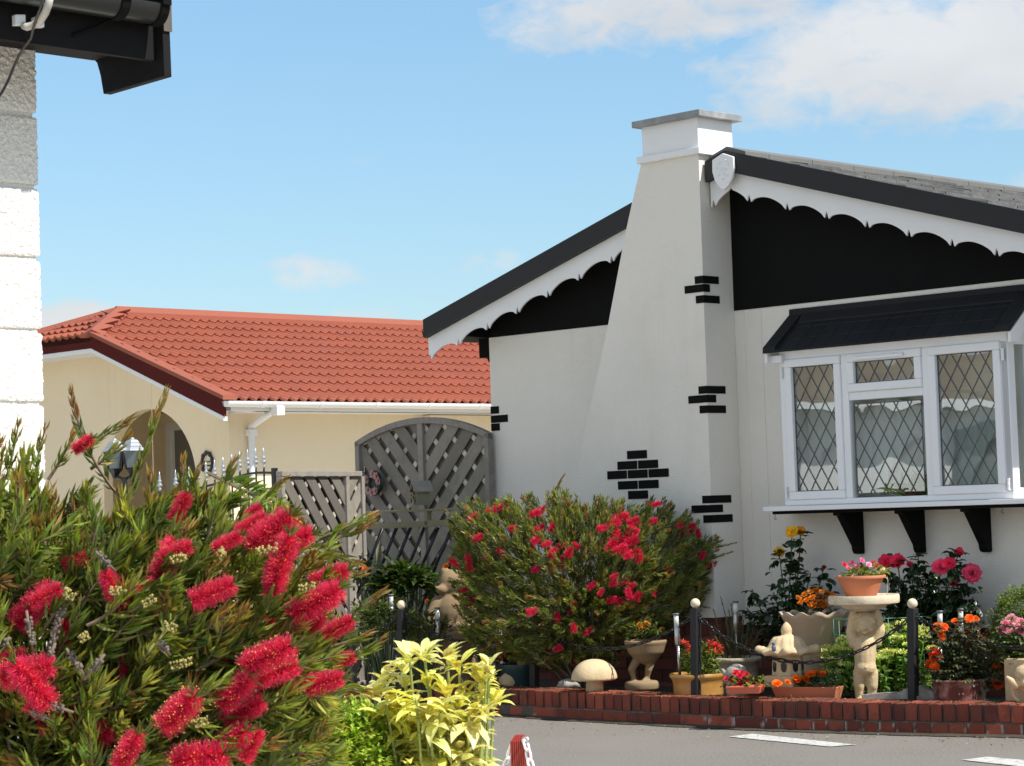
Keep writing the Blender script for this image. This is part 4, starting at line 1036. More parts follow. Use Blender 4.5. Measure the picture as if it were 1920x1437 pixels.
# grit and moss along the foot of the wall
mb = MB(); V = []
for x in np.linspace(0, LW[-1]-.05, 120):
    p, d, n_ = wpt(x); V += [p+n_*(.03+.04*random.random())+zv(.004), p-n_*.02+zv(.018)]
mb.add(V, [(2*i, 2*i+2, 2*i+3, 2*i+1) for i in range(119)]); tag(mb.build('gutter_dirt', 'soil'), kind='structure')
mb = MB(); n_l = 520; P = []
for i in range(n_l):
    q, d, nn_ = wpt(random.uniform(.8, LW[-1])); P.append(q+nn_*(.03+abs(random.gauss(0, .28)))+zv(.007))
blades(mb, np.array(P), rng.normal(size=(n_l, 3))*np.array([1, 1, .12]), .018*rng.uniform(.3, 1.4, n_l), .008, np.where(rng.random((n_l, 1)) < .6, vary((.10, .07, .04), n_l), vary((.34, .31, .27), n_l)))
tag(mb.build('grit_litter', 'leaf'), 'scattered grit and dry leaf bits on the road below the brick wall', None, None, 'stuff')
# bed soil sheet with a little relief
BZ = .13
mb = MB(); nb_ = 60; V = []; F = []
for i in range(nb_+1):
    p, d, n_ = wpt(LW[-1]*i/nb_)
    for j in range(10): q = p-n_*.18+(-n_)*j*.24; V.append(q+zv(BZ-.02+.03*mnoise.noise(Vector((q[0]*4, q[1]*4, 1)))))
for i in range(nb_):
    for j in range(9): a = i*10+j; F.append((a, a+1, a+11, a+10))
mb.add(V, F); tag(mb.build('garden_bed_ground', 'soil', smooth=True), kind='structure')
# road paint
def paint(pts): return [onz(x, y, .004) for x, y in pts]
for i, pts in enumerate((((1366, 1381.5), (1410, 1376), (1606, 1396.5), (1556, 1400)), ((1803, 1425), (1852, 1419), (1990, 1432), (1950, 1441)))):
    mb = MB(); mb.add(paint(pts), [(3, 2, 1, 0)]); tag(mb.build('road_marking', 'paint_line'), kind='structure')
# ================================================================ POSTS AND CHAINS
def gp(x, y, z=BZ): return onz(x, y, z)
posts = []
def bed_post(x, ytop, yb, zb, label, Yd=None):
    b = gp(x+ (yb-ytop)*.02, yb, zb) if Yd is None else at(x, yb, Yd); t_ = at(x, ytop, b[1]); b[2] = 0.02
    e_ = empty('bollard_post', b, label, 'post', 'black posts along the brick wall')
    mb = MB(); tt = t_-zv(.0); w = .047
    V = []
    for P in (b, tt):
        for a, c in ((-1, -1), (1, -1), (1, 1), (-1, 1)): V.append(P+u*a*w/2+v*c*w/2)
    mb.add(V, [(0, 1, 5, 4), (1, 2, 6, 5), (2, 3, 7, 6), (3, 0, 4, 7), (4, 5, 6, 7), (3, 2, 1, 0)]); mb.build('shaft', 'black_board', e_, bevel=.004)
    mb = MB(); mb.ball(tt+zv(.026), .0285, seg=20); mb.tube([tt-zv(.004), tt+zv(.008)], .014, 12); mb.build('ball_finial', 'stone_white', e_, True)
    mb = MB()
    for sg in (-1, 1): ring(mb, tt+u*sg*(w/2+.008)-zv(.04), .012, .012, .003, u, Z, 14)
    mb.build('eye_ring', 'iron', e_)
    posts.append(tt-zv(.04)); return tt-zv(.04)
P1 = bed_post(753, 1142, 1285, BZ, 'black post with pale ball left of the seated bear statue', 14.65)
P2 = bed_post(1001, 1166, 1287, BZ+.01, 'black post half hidden in the shade of the red flowered bush', 14.5)
P3 = bed_post(1304, 1140, 1297, BZ+.02, 'black post with pale ball in front of the mustard pot', 13.42)
P4 = bed_post(1711, 1141, 1309, BZ+.02, 'black post with pale ball right of the cherub bird bath', 12.66)
P5 = P4+(P4-P3)*.93+np.array([.05, .0, 0]); P0 = P1+(P1-P2)*.9
def chain(a, b, sag, label, m='chain', L=.050, W=.0125, r=.0046, nm='chain', t0=0, t1=1, grp='black chains between the posts'):
    N = 400; t = np.linspace(t0, t1, N); P = a[None]+(b-a)[None]*t[:, None]; P[:, 2] -= sag*4*t*(1-t)
    d = np.r_[0, np.cumsum(np.linalg.norm(np.diff(P, axis=0), axis=1))]; n = max(2, int(d[-1]/(L-2*r)*.92)); mb = MB()
    for i in range(n):
        s = (i+.5)/n*d[-1]; c = np.array([np.interp(s, d, P[:, k]) for k in range(3)]); c2 = np.array([np.interp(min(s+.01, d[-1]), d, P[:, k]) for k in range(3)])
        D = norm(c2-c+1e-9); sd_ = norm(np.cross(D, Z)); up = np.cross(sd_, D)
        ang = (PI/2 if i % 2 else 0)+random.uniform(-.25, .25)+.5; S2 = sd_*math.cos(ang)+up*math.sin(ang)
        pp = []
        for q in np.linspace(0, 2*PI, 13)[:-1]:
            cx_ = math.cos(q); sx = math.sin(q); pp.append(c+D*((L/2-W)*np.sign(cx_)*(abs(cx_) > .25)+W*cx_)+S2*W*.72*sx)
        pp.append(pp[0]); pp.append(pp[1]); mb.tube(pp, r, 6, cap=False)
    o = mb.build(nm, m, None, True, loc=(a+b)/2-zv(sag)); return tag(o, label, 'chain', grp)
def sagof(a, b, px, py):
    q = at(px, py, (a[1]+b[1])/2); return max(.03, ((a+b)/2)[2]-q[2])
chain(P1, P2, sagof(P1, P2, 885, 1204), 'black chain sagging before the bear statue')
chain(P2, P3, sagof(P2, P3, 1150, 1216), 'black chain sagging across the red flowered bush')
chain(P3, P4, sagof(P3, P4, 1500, 1243), 'black chain sagging across the pagoda ornament and cherub')
chain(P4, P5, .17, 'black chain running over the orange rose pot to the right edge', t1=.8)
chain(P0, P1, .17, 'black chain at the left end dropping behind the big bottlebrush', t0=.3)
# ---- solar stake lights
def stake(x, yt, yb, lean, label, Y=None, h2=.10):
    b = gp(x+lean, yb) if Y is None else at(x+lean, yb, Y); t_ = at(x, yt, b[1])
    e_ = empty('stake_light', np.array([b[0], b[1], min(b[2], t_[2])]), label, 'garden light', 'steel stake lights in the flower bed')
    D = norm(t_-b); k = .030/.030
    mb = MB(); mb.tube([b, t_-D*(.085+h2)], .0085, 10); mb.build('stake', 'steel', e_, True)
    mb = MB(); mb.tube([t_-D*(.085+h2), t_-D*(.083+h2), t_-D*.085, t_-D*.083], [.011, .0165, .0165, .014], 14); mb.build('sleeve', 'steel', e_, True)
    mb = MB(); mb.tube([t_-D*.083, t_-D*.012], .0145, 14); mb.build('lens', mat('clear_lens', (.62, .63, .60), .15, .1, 30), e_, True)
    mb = MB(); mb.tube([t_-D*.012, t_-D*.010, t_-D*.001, t_], [.0145, .020, .020, .015], 14); mb.build('cap', mat('grey_cap', (.10, .11, .12), .35, .1, 9), e_, True)
stake(1267, 1150, 1268, 8, 'steel stake light leaning in the mustard pot', Y=13.52)
stake(1379, 1127, 1245, 2, 'steel stake light standing in the buff stone planter', Y=13.95)
stake(1762, 1145, 1260, 3, 'steel stake light between sedum and orange roses', Y=13.0)
stake(1801, 1141, 1235, 2, 'steel stake light close behind the orange rose pot', Y=13.2)
stake(820, 1139, 1240, 1, 'steel stake light before the bear statue', Y=14.7)
stake(733, 1114, 1165, 1, 'steel stake light at the far left near the first post', Y=14.9)
# ================================================================ STONE ORNAMENTS AND POTS
def lin(x, y, Y):
    p = at(x, y, Y); return p
def sc(Y): return Y/FPX                                       # metres per photo pixel
# mushroom
Y = 13.98; k = sc(Y); b = lin(1115, 1294, Y); top = lin(1115, 1236, Y); hz = top[2]-b[2]
mh = empty('stone_mushroom', b, 'round cream stone mushroom behind the brick wall', 'garden ornament')
cap = hz-.038*k/.00315; R_ = 43*k
mb = MB(); mb.lathe([(.056, -.03), (.052, .03), (.046, .06), (.042, hz*.5)], b, 28); mb.build('stalk', 'stone', mh, True)
mb = MB(); z0 = 19*k; pf = [(.0, z0+.006), (R_*.5, z0+.006), (R_*.9, z0-.002), (R_*.985, z0+.004), (R_, z0+.010)]+[(R_*math.cos(a)**.9, z0+.010+(hz-z0-.010)*math.sin(a)**1.12) for a in np.linspace(.1, PI/2-.02, 14)]
mb.lathe(pf, b, 40); mb.build('cap', 'stone', mh, True)
# cherub bird bath with terracotta bowl
Y = 13.02; k = sc(Y); base = lin(1622, 1318, Y)
bb = empty('bird_bath', base, 'cream stone bird bath held up by a cherub figure', 'bird bath')
pc = lin(1620, 1128, Y); R_ = 66*k
mb = MB(); mb.lathe([(.0, -.055), (.055, -.055), (.075, -.043), (R_*.60, -.036), (R_*.66, -.022), (R_*.9, -.014), (R_*.985, -.010), (R_, -.002), (R_, .030), (R_*.985, .037), (R_*.94, .037), (R_*.90, .028), (R_*.80, .012), (.0, .006)], pc, 48); mb.build('basin', 'stone_white', bb, auto=50)
fx = norm(np.array([-(pc[0])*.6, -pc[1], 0])); rx_ = np.cross(fx, Z)*-1; rx_ = norm(np.cross(Z, fx))*-1     # facing the road; rx_ to the right of the picture
if rx_[0] < 0: rx_ = -rx_
def cp(px, py, f=0): q = lin(px, py, Y); q0 = lin(1622, py, Y); return q0+rx_*((px-1622)*k)+fx*f
mb = MB()
limb(mb, cp(1612, 1308), cp(1611, 1286, .01), .026, .030); limb(mb, cp(1611, 1286, .012), cp(1611, 1262, .01), .032, .038)
limb(mb, cp(1634, 1308), cp(1635, 1286, .012), .026, .031); limb(mb, cp(1635, 1286, .014), cp(1634, 1262, .01), .033, .038)
mb.ball(cp(1612, 1313, .02), .026, .04, .016, 12); mb.ball(cp(1634, 1313, .02), .026, .04, .016, 12)
mb.ball(cp(1622, 1252, .02), .064, .055, .055, 16); limb(mb, cp(1622, 1246, .01), cp(1622, 1210), .060, .066); mb.ball(cp(1622, 1205), .068, .048, .035, 16)
limb(mb, cp(1622, 1200), cp(1622, 1190), .03, .03, 3)
mb.ball(cp(1621, 1172, .015), .054, .058, .062, 20); mb.ball(cp(1621, 1160, -.005), .058, .058, .045, 16)
for sg, xs in ((-1, (1602, 1597, 1600)), (1, (1642, 1649, 1645))):
    limb(mb, cp(xs[0], 1205), cp(xs[1], 1184), .034, .033); limb(mb, cp(xs[1], 1184), cp(xs[2], 1156), .033, .027); limb(mb, cp(xs[0]*.5+811, 1200, -.02), cp(xs[1]*.5+811, 1158, -.02), .035, .035); mb.ball(cp(xs[2], 1150), .024, .024, .02, 10)
    for q in range(4): limb(mb, cp(xs[2]-sg*(q*2.2-3), 1150, .018), cp(xs[2]-sg*(q*2.2-3), 1145, .024), .006, .005, 2)
mb.ball(cp(1621, 1178, .072), .010, .014, .010, 8); mb.ball(cp(1610, 1181, .055), .016, .014, .014, 8); mb.ball(cp(1632, 1181, .055), .016, .014, .014, 8)
mb.ball(cp(1621, 1187, .058), .016, .012, .006, 8); mb.ball(cp(1622, 1250, .074), .006, .005, .006, 8)
for a in np.linspace(-1.2, 1.2, 7): mb.ball(cp(1621+18*math.sin(a), 1172-15*math.cos(a), .045), .014, .014, .014, 8)
mb.lathe([(.08, -.02), (.085, .0), (.075, .015), (.06, .02)], cp(1622, 1316)-zv(.01), 24)
organic(mb, 'cherub', 'stone', bb, vox=.0055, sm=3)
def plant_leaves(mb, c, r, n, L, W, col, hem=.3, tpl=T_WIDE, sv=.25):
    """leaves on a dome round c"""
    d = norm(rng.normal(size=(n, 3))); d[:, 2] = np.abs(d[:, 2])*(1-hem)+hem*rng.uniform(-.3, 1, n); d = norm(d)
    rr_ = rng.uniform(.35, 1, n)**.6; P = np.asarray(c)+d*np.asarray(r)*rr_[:, None]
    D = norm(d+rng.normal(0, .55, (n, 3))); blades(mb, P, D, L*rng.uniform(.7, 1.2, n), W*rng.uniform(.7, 1.2, n), vary(col, n, sv), tpl=tpl)
def soil_disc(r, c): m_ = MB(); m_.lathe([(0, -.01), (r, -.01), (r, 0), (r*.5, .008), (0, .01)], c, 20); return m_
bc_ = lin(1615, 1123, Y)
bw = empty('terracotta_bowl', bc_, 'round terracotta bowl of pink begonias standing on the bird bath', 'flower pot')
hz = lin(1615, 1079, Y)[2]-bc_[2]; R_ = 47*k
mb = MB(); mb.lathe([(0, .004), (R_*.58, .004), (R_*.64, hz*.2), (R_*.78, hz*.5), (R_*.9, hz*.85), (R_*1.0, hz*.88), (R_*1.01, hz*.97), (R_*.99, hz), (R_*.92, hz*.99), (R_*.88, hz*.85), (0, hz*.84)], bc_, 40, fn=lambda r, z, a: (r*(1+.004*math.cos(a*16)*(.1 < z/hz < .8)), z)); mb.build('bowl', 'terracotta', bw, auto=45)
mb = soil_disc(R_*.86, bc_+zv(hz*.87)); mb.build('soil', 'soil', bw)
mb = MB(); plant_leaves(mb, bc_+zv(hz*.9), (R_*.85, R_*.85, .055), 110, .032, .026, (.16, .20, .05)); plant_leaves(mb, bc_+rx_*.09+zv(hz*.95), (.06, .06, .06), 40, .035, .028, (.32, .38, .10)); mb.build('foliage', 'leaf', bw)
for (x, y, c, r) in ((1583, 1060, (.75, .05, .09), .022), (1597, 1056, (.70, .10, .20), .018), (1608, 1062, (.80, .25, .45), .022), (1616, 1052, (.80, .22, .42), .020), (1606, 1068, (.85, .38, .58), .024), (1622, 1069, (.70, .08, .14), .018), (1628, 1060, (.85, .42, .60), .022), (1637, 1058, (.70, .05, .08), .022), (1644, 1062, (.72, .05, .07), .02), (1598, 1068, (.72, .06, .11), .018), (1655, 1068, (.75, .72, .55), .016), (1590, 1066, (.7, .2, .3), .016)):
    mb = MB(); q = lin(x, y, Y+random.uniform(-.06, .06)); rosette(mb, q, r, c, 6, (random.uniform(-.6, .6), -.7, .6), 2); mb.tube([q, q*.5+(bc_+zv(hz))*.5, bc_+zv(hz*.9)], .0025, 5, col=(.15, .14, .04)); mb.build('flower', 'petal', bw)
mb = MB(); p = lin(1663, 1081, Y); mb.tube([p, p-zv(.03)+rx_*.004, p-zv(.07)-rx_*.002, p-zv(.13)], .002, 5); mb.build('hanging_string', 'conduit', bw)
# zigzag urn
Y = 13.6; k = sc(Y); b = lin(1534, 1306, Y); hz = lin(1534, 1148, Y)[2]-b[2]
ur = empty('fluted_urn', b, 'tall beige urn with wavy fluted rim holding marigolds', 'urn')
R0 = 66*k
def urnf(r, z, a):
    t = max(0, min(1, z/hz)); am = .010*t**2; w = math.cos(a*12)
    return r*(1+am*2.2*w), z+(.011*w*max(0, (t-.8)/.2)**1.5)
pf = [(.085, 0), (.09, .01), (.082, hz*.12), (.088, hz*.3), (.105, hz*.5), (.13, hz*.68), (.165, hz*.84), (R0*.93, hz*.95), (R0, hz), (R0-.016, hz), (R0*.86, hz*.93), (.14, hz*.82), (0, hz*.82)]
mb = MB(); mb.lathe(pf, b, 110, urnf); mb.build('vessel', 'urn', ur, True)
c = b+zv(hz*.86)
mb = MB(); plant_leaves(mb, c, (.15, .15, .12), 260, .035, .010, (.035, .06, .018)); mb.build('foliage', 'leaf_dark', ur)
def marigolds(parent, pts, Y, r, col, jitter=.03, n=9):
    for (x, y) in pts:
        mb = MB(); q = lin(x, y, Y+random.uniform(-jitter, jitter)); rosette(mb, q, r*random.uniform(.8, 1.2), np.array(col)*random.uniform(.8, 1.15), n, (random.uniform(-.5, .5), -.6, .8), 3, .75); mb.build('flower', 'petal', parent)
mar = [(1497, 1122), (1508, 1116), (1519, 1111), (1530, 1108), (1541, 1110), (1552, 1113), (1561, 1115), (1501, 1130), (1512, 1126), (1523, 1121), (1534, 1118), (1546, 1121), (1556, 1122), (1517, 1134), (1528, 1130), (1540, 1129), (1535, 1137), (1525, 1138), (1566, 1119), (1545, 1134), (1505, 1124), (1548, 1140)]
marigolds(ur, mar, Y-.08, .022, (.62, .20, .008))
# pagoda ornament
Y = 13.2; k = sc(Y); b = lin(1479, 1290, Y); hy = lambda y: lin(1479, y, Y)[2]
pg = empty('stone_pagoda', b, 'cream stone pagoda bird house with scrolled roof and acorn finial', 'garden ornament')
def flat(n): return lambda r, z, a: (r/math.cos(((a+PI/n/1) % (2*PI/n))-PI/n), z)
mb = MB(); zb_ = hy(1290); mb.cbox(np.array([b[0], b[1], (hy(1287)+hy(1266))/2]), .20, .20, hy(1266)-hy(1287), u, v); mb.build('base', 'stone', pg, bevel=.006)
mb = MB(); mb.lathe([(.093, hy(1266)), (.088, hy(1228)), (.095, hy(1226)), (.075, hy(1221))], np.array([b[0], b[1], 0]), 8); mb.build('body', 'stone', pg, bevel=.003)
mb = MB()
for a in range(8):
    an = PI/8*(2*a+1); d = np.array([math.cos(an), math.sin(an), 0]); sd_ = np.array([-d[1], d[0], 0]); c = np.array([b[0], b[1], 0])+d*.083
    pts = [(-.016, hy(1243)), (-.016, hy(1252)), (-.011, hy(1257)), (0, hy(1259)), (.011, hy(1257)), (.016, hy(1252)), (.016, hy(1243)), (0, hy(1240))]
    mb.prism([c+sd_*x+zv(z) for x, z in pts], d*.0065)
mb.build('opening', 'eye', pg)
def scal(r, z, a): return (r*(1-.075*abs(math.cos(a*6))**6*(.05 < r < .14)), z+.012*abs(math.cos(a*4))*(r > .12))
mb = MB(); mb.lathe([(.0, hy(1228)), (.10, hy(1229)), (.145, hy(1228)), (.155, hy(1225)), (.150, hy(1221)), (.125, hy(1217)), (.112, hy(1212)), (.102, hy(1206)), (.090, hy(1199)), (.074, hy(1194)), (.040, hy(1192)), (.031, hy(1190)), (.029, hy(1188)), (.032, hy(1184)), (.031, hy(1180)), (.025, hy(1174)), (.013, hy(1169)), (.002, hy(1166))], np.array([b[0], b[1], 0]), 64, scal)
for a in range(4):
    an = PI/4+a*PI/2+.62; d = np.array([math.cos(an), math.sin(an), 0]); c = np.array([b[0], b[1], hy(1219)])+d*.145
    mb.ball(c, .033, .033, .026, 14); mb.ball(c+d*.016+zv(.004), .026, .026, .026, 12)
mb.build('roof', 'stone', pg, True)
mb = MB(); q = lin(1451, 1217, Y-.12); mb.ball(q+zv(.005), .014, .012, .02, 10); mb.ball(q+zv(.03), .011, seg=10); mb.tube([q+zv(.03)+rx_*-.008, q+zv(.028)-rx_*.022], [.004, .001], 6); mb.tube([q, q-zv(.02)+rx_*.015], [.008, .003], 6)
tag(organic(mb, 'bird_ornament', 'bird', None, q, .003, 2), 'tiny grey bird ornament perched on the stone pagoda roof', 'bird ornament')
# small pots in front
def trough(nm, label, x0, x1, ytop, ybot, Y0, Y1, depth, m, taper=.02, cat='planter'):
    a, c = lin(x0, ytop, Y0), lin(x1, ytop, Y1); d = c-a; d[2] = 0; L_ = np.linalg.norm(d); d = norm(d); n_ = np.array([d[1], -d[0], 0]); zb2 = lin((x0+x1)/2, ybot, (Y0+Y1)/2)[2]; zt2 = a[2]
    e_ = empty(nm, (a+c)/2*np.array([1, 1, 0])+zv(zb2), label, cat); mb = MB(); V = []
    for (z, i) in ((zb2, taper), (zt2, 0), (zt2, .014), (zb2+.05, .014+taper)):
        for p in ((i, -i), (L_-i, -i), (L_-i, -depth+i), (i, -depth+i)): V.append(a*np.array([1, 1, 0])+d*p[0]+n_*p[1]+zv(z))
    F = [(3, 2, 1, 0)]+[(r*4+q, r*4+(q+1) % 4, r*4+4+(q+1) % 4, r*4+4+q) for r in range(3) for q in range(4)]+[(12, 13, 14, 15)]
    mb.add(V, F); mb.build('box', m, e_, bevel=.005)
    mb = MB(); mb.add([V[i]+zv(-.012) for i in (8, 9, 10, 11)], [(0, 1, 2, 3)]); mb.build('soil', 'soil', e_)
    return e_, a, d, n_, zt2, L_
e_, a, d, n_, zt2, L_ = trough('terracotta_trough', 'long terracotta trough of orange marigolds behind the brick wall', 1445, 1567, 1288, 1312, 13.13, 12.92, .13, 'terracotta')
mb = MB()
for i in range(16): plant_leaves(mb, a+d*L_*(i+.5)/16-n_*.06+zv(.0), (.035, .045, .05+.035*i/16), 26, .035, .010, (.035, .075, .03)); 
mb.build('foliage', 'leaf', e_)
marigolds(e_, [(1457, 1283), (1477, 1280), (1491, 1272), (1503, 1276), (1511, 1275), (1521, 1265), (1532, 1263), (1542, 1265), (1497, 1277)], 13.06, .026, (.80, .16, .006), n=12)
e_, a, d, n_, zt2, L_ = trough('coral_planter', 'small coral plastic planter of red begonias on the wall top', 1360, 1426, 1288, 1302, 13.02, 12.96, .14, 'coral', .012)
mb = MB()
for i in range(6): plant_leaves(mb, a+d*L_*(i+.5)/6-n_*.07, (.035, .05, .05), 22, .034, .028, (.20, .24, .06) if i % 2 else (.08, .05, .03))
mb.build('foliage', 'leaf', e_)
for (x, y, r) in ((1380, 1262, .024), (1386, 1268, .02), (1396, 1270, .026), (1403, 1276, .02), (1388, 1282, .024), (1362, 1273, .018), (1372, 1276, .018), (1391, 1262, .018), (1399, 1266, .02)):
    mb = MB(); rosette(mb, lin(x, y, 13.05), r, (.70, .035, .07), 6, None, 2); mb.build('flower', 'petal', e_)
# mustard glazed pot with fiery shrub
Y = 13.56; k = sc(Y); b = lin(1310, 1312, Y); hz = lin(1310, 1262, Y)[2]-b[2]; R_ = 52*k
pt = empty('mustard_pot', b, 'mustard glazed round pot of red tipped pieris', 'flower pot')
mb = MB(); mb.lathe([(0, 0), (R_*.86, 0), (R_*.90, hz*.25), (R_*.89, hz*.6), (R_*.93, hz*.78), (R_*1.0, hz*.86), (R_*1.02, hz*.94), (R_*.99, hz), (R_*.9, hz), (R_*.87, hz*.85), (0, hz*.84)], b, 40); mb.build('pot', 'mustard', pt, auto=50)
mb = soil_disc(R_*.86, b+zv(hz*.87)); mb.build('soil', 'soil', pt)
mb = MB(); c = b+zv(hz*.9)
for (x, y) in ((1283, 1215), (1293, 1225), (1300, 1235), (1322, 1212), (1335, 1222), (1343, 1232), (1312, 1230), (1328, 1240), (1290, 1242), (1318, 1250), (1338, 1250), (1300, 1250), (1308, 1218), (1320, 1203)):
    q = lin(x, y, Y+random.uniform(-.1, .06)); mb.tube([c+(q-c)*np.array([.4, .4, 0]), c+(q-c)*.6, q], .004, 5, col=(.1, .1, .04))
    P = np.repeat(q[None], 44, 0)-zv(1)*rng.uniform(0, .13, 44)[:, None]+rng.normal(0, .012, (44, 3)); D = norm(rng.normal(size=(44, 3))*np.array([1, 1, .4])+np.array([0, 0, .5])); blades(mb, P, D, .034*rng.uniform(.7, 1.2, 44), .014, vary((.17, .24, .045), 44), tpl=T_WIDE)
mb.build('foliage', 'leaf', pt)
for (x, y, s_) in ((1281, 1207, 1), (1290, 1212, .8), (1294, 1218, .7), (1334, 1206, 1.1), (1343, 1212, 1.1), (1349, 1216, .9), (1340, 1222, 1), (1327, 1215, .8), (1288, 1225, .8), (1326, 1224, .7), (1351, 1222, .7)):
    mb = MB(); q = lin(x, y, Y+random.uniform(-.08, .05)); D = norm(rng.normal(size=(16, 3))*np.array([1, 1, .5])+np.array([0, -.2, .55])); blades(mb, np.repeat(q[None], 16, 0), D, .036*s_*rng.uniform(.7, 1.2, 16), .010, vary((.62, .085, .05), 16), tpl=T_WIDE); mb.build('red_shoot', 'petal', pt)
# buff textured planter with heather
Y = 13.95; k = sc(Y); b = lin(1386, 1300, Y); hz = lin(1386, 1232, Y)[2]-b[2]
pl2 = empty('buff_planter', b, 'buff stone textured planter of heathery shrub near the house plinth', 'planter')
mb = MB(); R_ = 41*k; mb.lathe([(R_*.80, 0), (R_*.88, hz*.5), (R_*.93, hz*.84), (R_*1.06, hz*.88), (R_*1.1, hz*.95), (R_*1.04, hz), (R_*.93, hz), (R_*.88, hz*.9), (0, hz*.9)], b, 40, lambda r, z, a: (r*(1+.010*mnoise.noise(Vector((math.cos(a)*5, math.sin(a)*5, z*30)))), z)); mb.build('pot', 'stone_buff', pl2, True)
mb = MB()
for i in range(46):
    a = random.uniform(0, 2*PI); rr_ = random.uniform(0, .1); q0 = b+zv(hz*.95)+np.array([math.cos(a)*rr_, math.sin(a)*rr_, 0]); q1 = q0+np.array([math.cos(a)*rr_*.9, math.sin(a)*rr_*.9, random.uniform(.08, .30)])
    if i < 3: q1 = lin((1352, 1371, 1402)[i], (1122, 1133, 1180)[i], Y)
    mb.tube([q0, (q0+q1)/2+np.array([0, 0, .01]), q1], .0025, 4, col=(.12, .11, .06)); m_ = 40; tt = rng.uniform(.15, 1, m_)[:, None]; P = q0+(q1-q0)*tt; D = norm((q1-q0)[None]*2+rng.normal(0, .35, (m_, 3))*np.linalg.norm(q1-q0)*2.4)
    blades(mb, P, D, .016*rng.uniform(.7, 1.3, m_), .0055, vary((.115, .125, .055), m_))
mb.build('foliage', 'leaf', pl2)
# stone hedgehog peeping over the coral planter
q = lin(1381, 1264, 13.3); mb = MB(); mb.ball(q, .066, .055, .058, 18); mb.ball(q+rx_*.052-zv(.012)-v*.01, .03, .028, .026, 12); mb.ball(q+rx_*.082-zv(.016)-v*.012, .010, .01, .010, 8); limb(mb, q-rx_*.05-zv(.02), q-rx_*.075+zv(.018), .02, .012, 4); mb.ball(q-rx_*.078+zv(.022), .012, seg=8)
for a in range(60):
    d = norm(rng.normal(size=3)+np.array([0, -.3, .5])); mb.ball(q+d*np.array([.06, .05, .05]), .006, seg=6)
limb(mb, q-zv(.03), q-zv(.10), .06, .065, 4)
hgd = empty('stone_hedgehog', q-zv(.05), 'small grey stone hedgehog behind the coral planter', 'garden ornament')
organic(mb, 'body', 'stone_grey', hgd, vox=.004, sm=2)
mb = MB(); mb.ball(q+rx_*.022+zv(.022)-v*.045, .008, seg=10); mb.build('eye', 'eye', hgd, True)
# slate and stone pieces by the right post
for (x0, x1, yt, yb, Yq, th, hh_, m, lab) in ((1615, 1722, 1298, 1314, 12.76, .05, .035, 'stone_grey', 'flat grey slate slab lying beside the cherub foot'), (1672, 1768, 1284, 1314, 12.72, .035, .09, 'stone_grey', 'pointed grey brown slate leaning behind the right black post')):
    a, c = lin(x0, yb, Yq), lin(x1, yb, Yq-.12); mb = MB(); d = c-a; hgt = lin(x0, yt, Yq)[2]-a[2]
    prf = [(0, -.03), (1, -.03), (1, .004), (.78, hgt*.55), (.5, hgt), (.32, hgt*.8), (.12, hgt*.5), (0, hgt*.35)] if 'pointed' in lab else [(0, -.03), (1, -.03), (1, hgt*.5), (.7, hgt*.9), (.45, hgt), (.2, hgt*.85), (0, hgt*.7)]
    mb.prism([a+d*x+zv(z) for x, z in prf], v*th+u*.01); tag(mb.build('slate_slab', m, None, loc=a, bevel=.004), lab, 'stone slab')
# drip glazed pot with orange roses
Y = 12.60; k = sc(Y); b = lin(1800, 1318, Y); hz = lin(1800, 1272, Y)[2]-b[2]; R_ = 52*k
rp = empty('drip_glazed_pot', b, 'dark red drip glazed pot of orange roses', 'flower pot')
mb = MB(); mb.lathe([(0, -.02), (R_*.86, -.02), (R_*.92, hz*.3), (R_*.955, hz*.86), (R_*1.0, hz*.9), (R_*1.01, hz*.97), (R_*.98, hz), (R_*.92, hz), (R_*.9, hz*.85), (0, hz*.85)], b, 48, lambda r, z, a: (r*(1+.012*abs(math.cos(a*9))*(z < hz*.84)), z)); mb.build('pot', 'drip', rp, auto=60)
mb = soil_disc(R_*.9, b+zv(hz*.88)); mb.build('soil', 'soil', rp)
def rose_stems(parent, root, flowers, Y, col, leafcol, nleaf, L, W, reach=.12, m='leaf_dark', jit=.06, extra=(), stemr=.004, spread=.05):
    sm = MB(); lf = MB()
    for (x, y, r, c) in list(flowers)+[(x, y, 0, None) for x, y in extra]:
        q = lin(x, y, Y+random.uniform(-jit, jit)); r0 = np.array(root)+np.array([random.uniform(-spread, spread), random.uniform(-spread, spread)*.6, 0])
        mid = r0*.45+q*.55+np.array([random.uniform(-.03, .03), random.uniform(-.03, .03), .0]); mid[:2] = mid[:2]*.6+q[:2]*.4
        path = smoothline([r0, r0*.6+mid*.4, mid, q], 2); sm.tube(path, np.linspace(stemr, stemr*.5, len(path)), 5)
        n = int(nleaf*np.linalg.norm(q-r0)/.3); tt = rng.uniform(.12, .96, n); PP = np.stack([np.interp(tt, np.linspace(0, 1, len(path)), path[:, k_]) for k_ in range(3)], 1)
        pd_ = norm(rng.normal(size=(n, 3))*np.array([1, 1, .45])+np.array([0, -.2, .15])); base = PP+pd_*rng.uniform(0, .03+spread*.9, n)[:, None]
        for sft in (0, 1, -1):
            sd_ = norm(np.cross(pd_, Z)); D = norm(pd_+sft*sd_*.9-zv(1)*.25); blades(lf, base+pd_*L*.25*(1 if sft else 1.5), D, L*rng.uniform(.7, 1.15, n), W*rng.uniform(.8, 1.15, n), vary(leafcol, n, .3), tpl=T_WIDE)
        if r: mb = MB(); rosette(mb, q, r, c, 13, (random.uniform(-.35, .35), -.85, .5), 4, .8); mb.tube([q-zv(r*.5), q-zv(r*1.1)], [.004, .003], 5, col=(.1, .16, .04)); mb.build('flower', 'petal', parent)
    sm.build('stem', 'stem', parent, True); lf.build('foliage', m, parent)
OR = (.92, .15, .012)
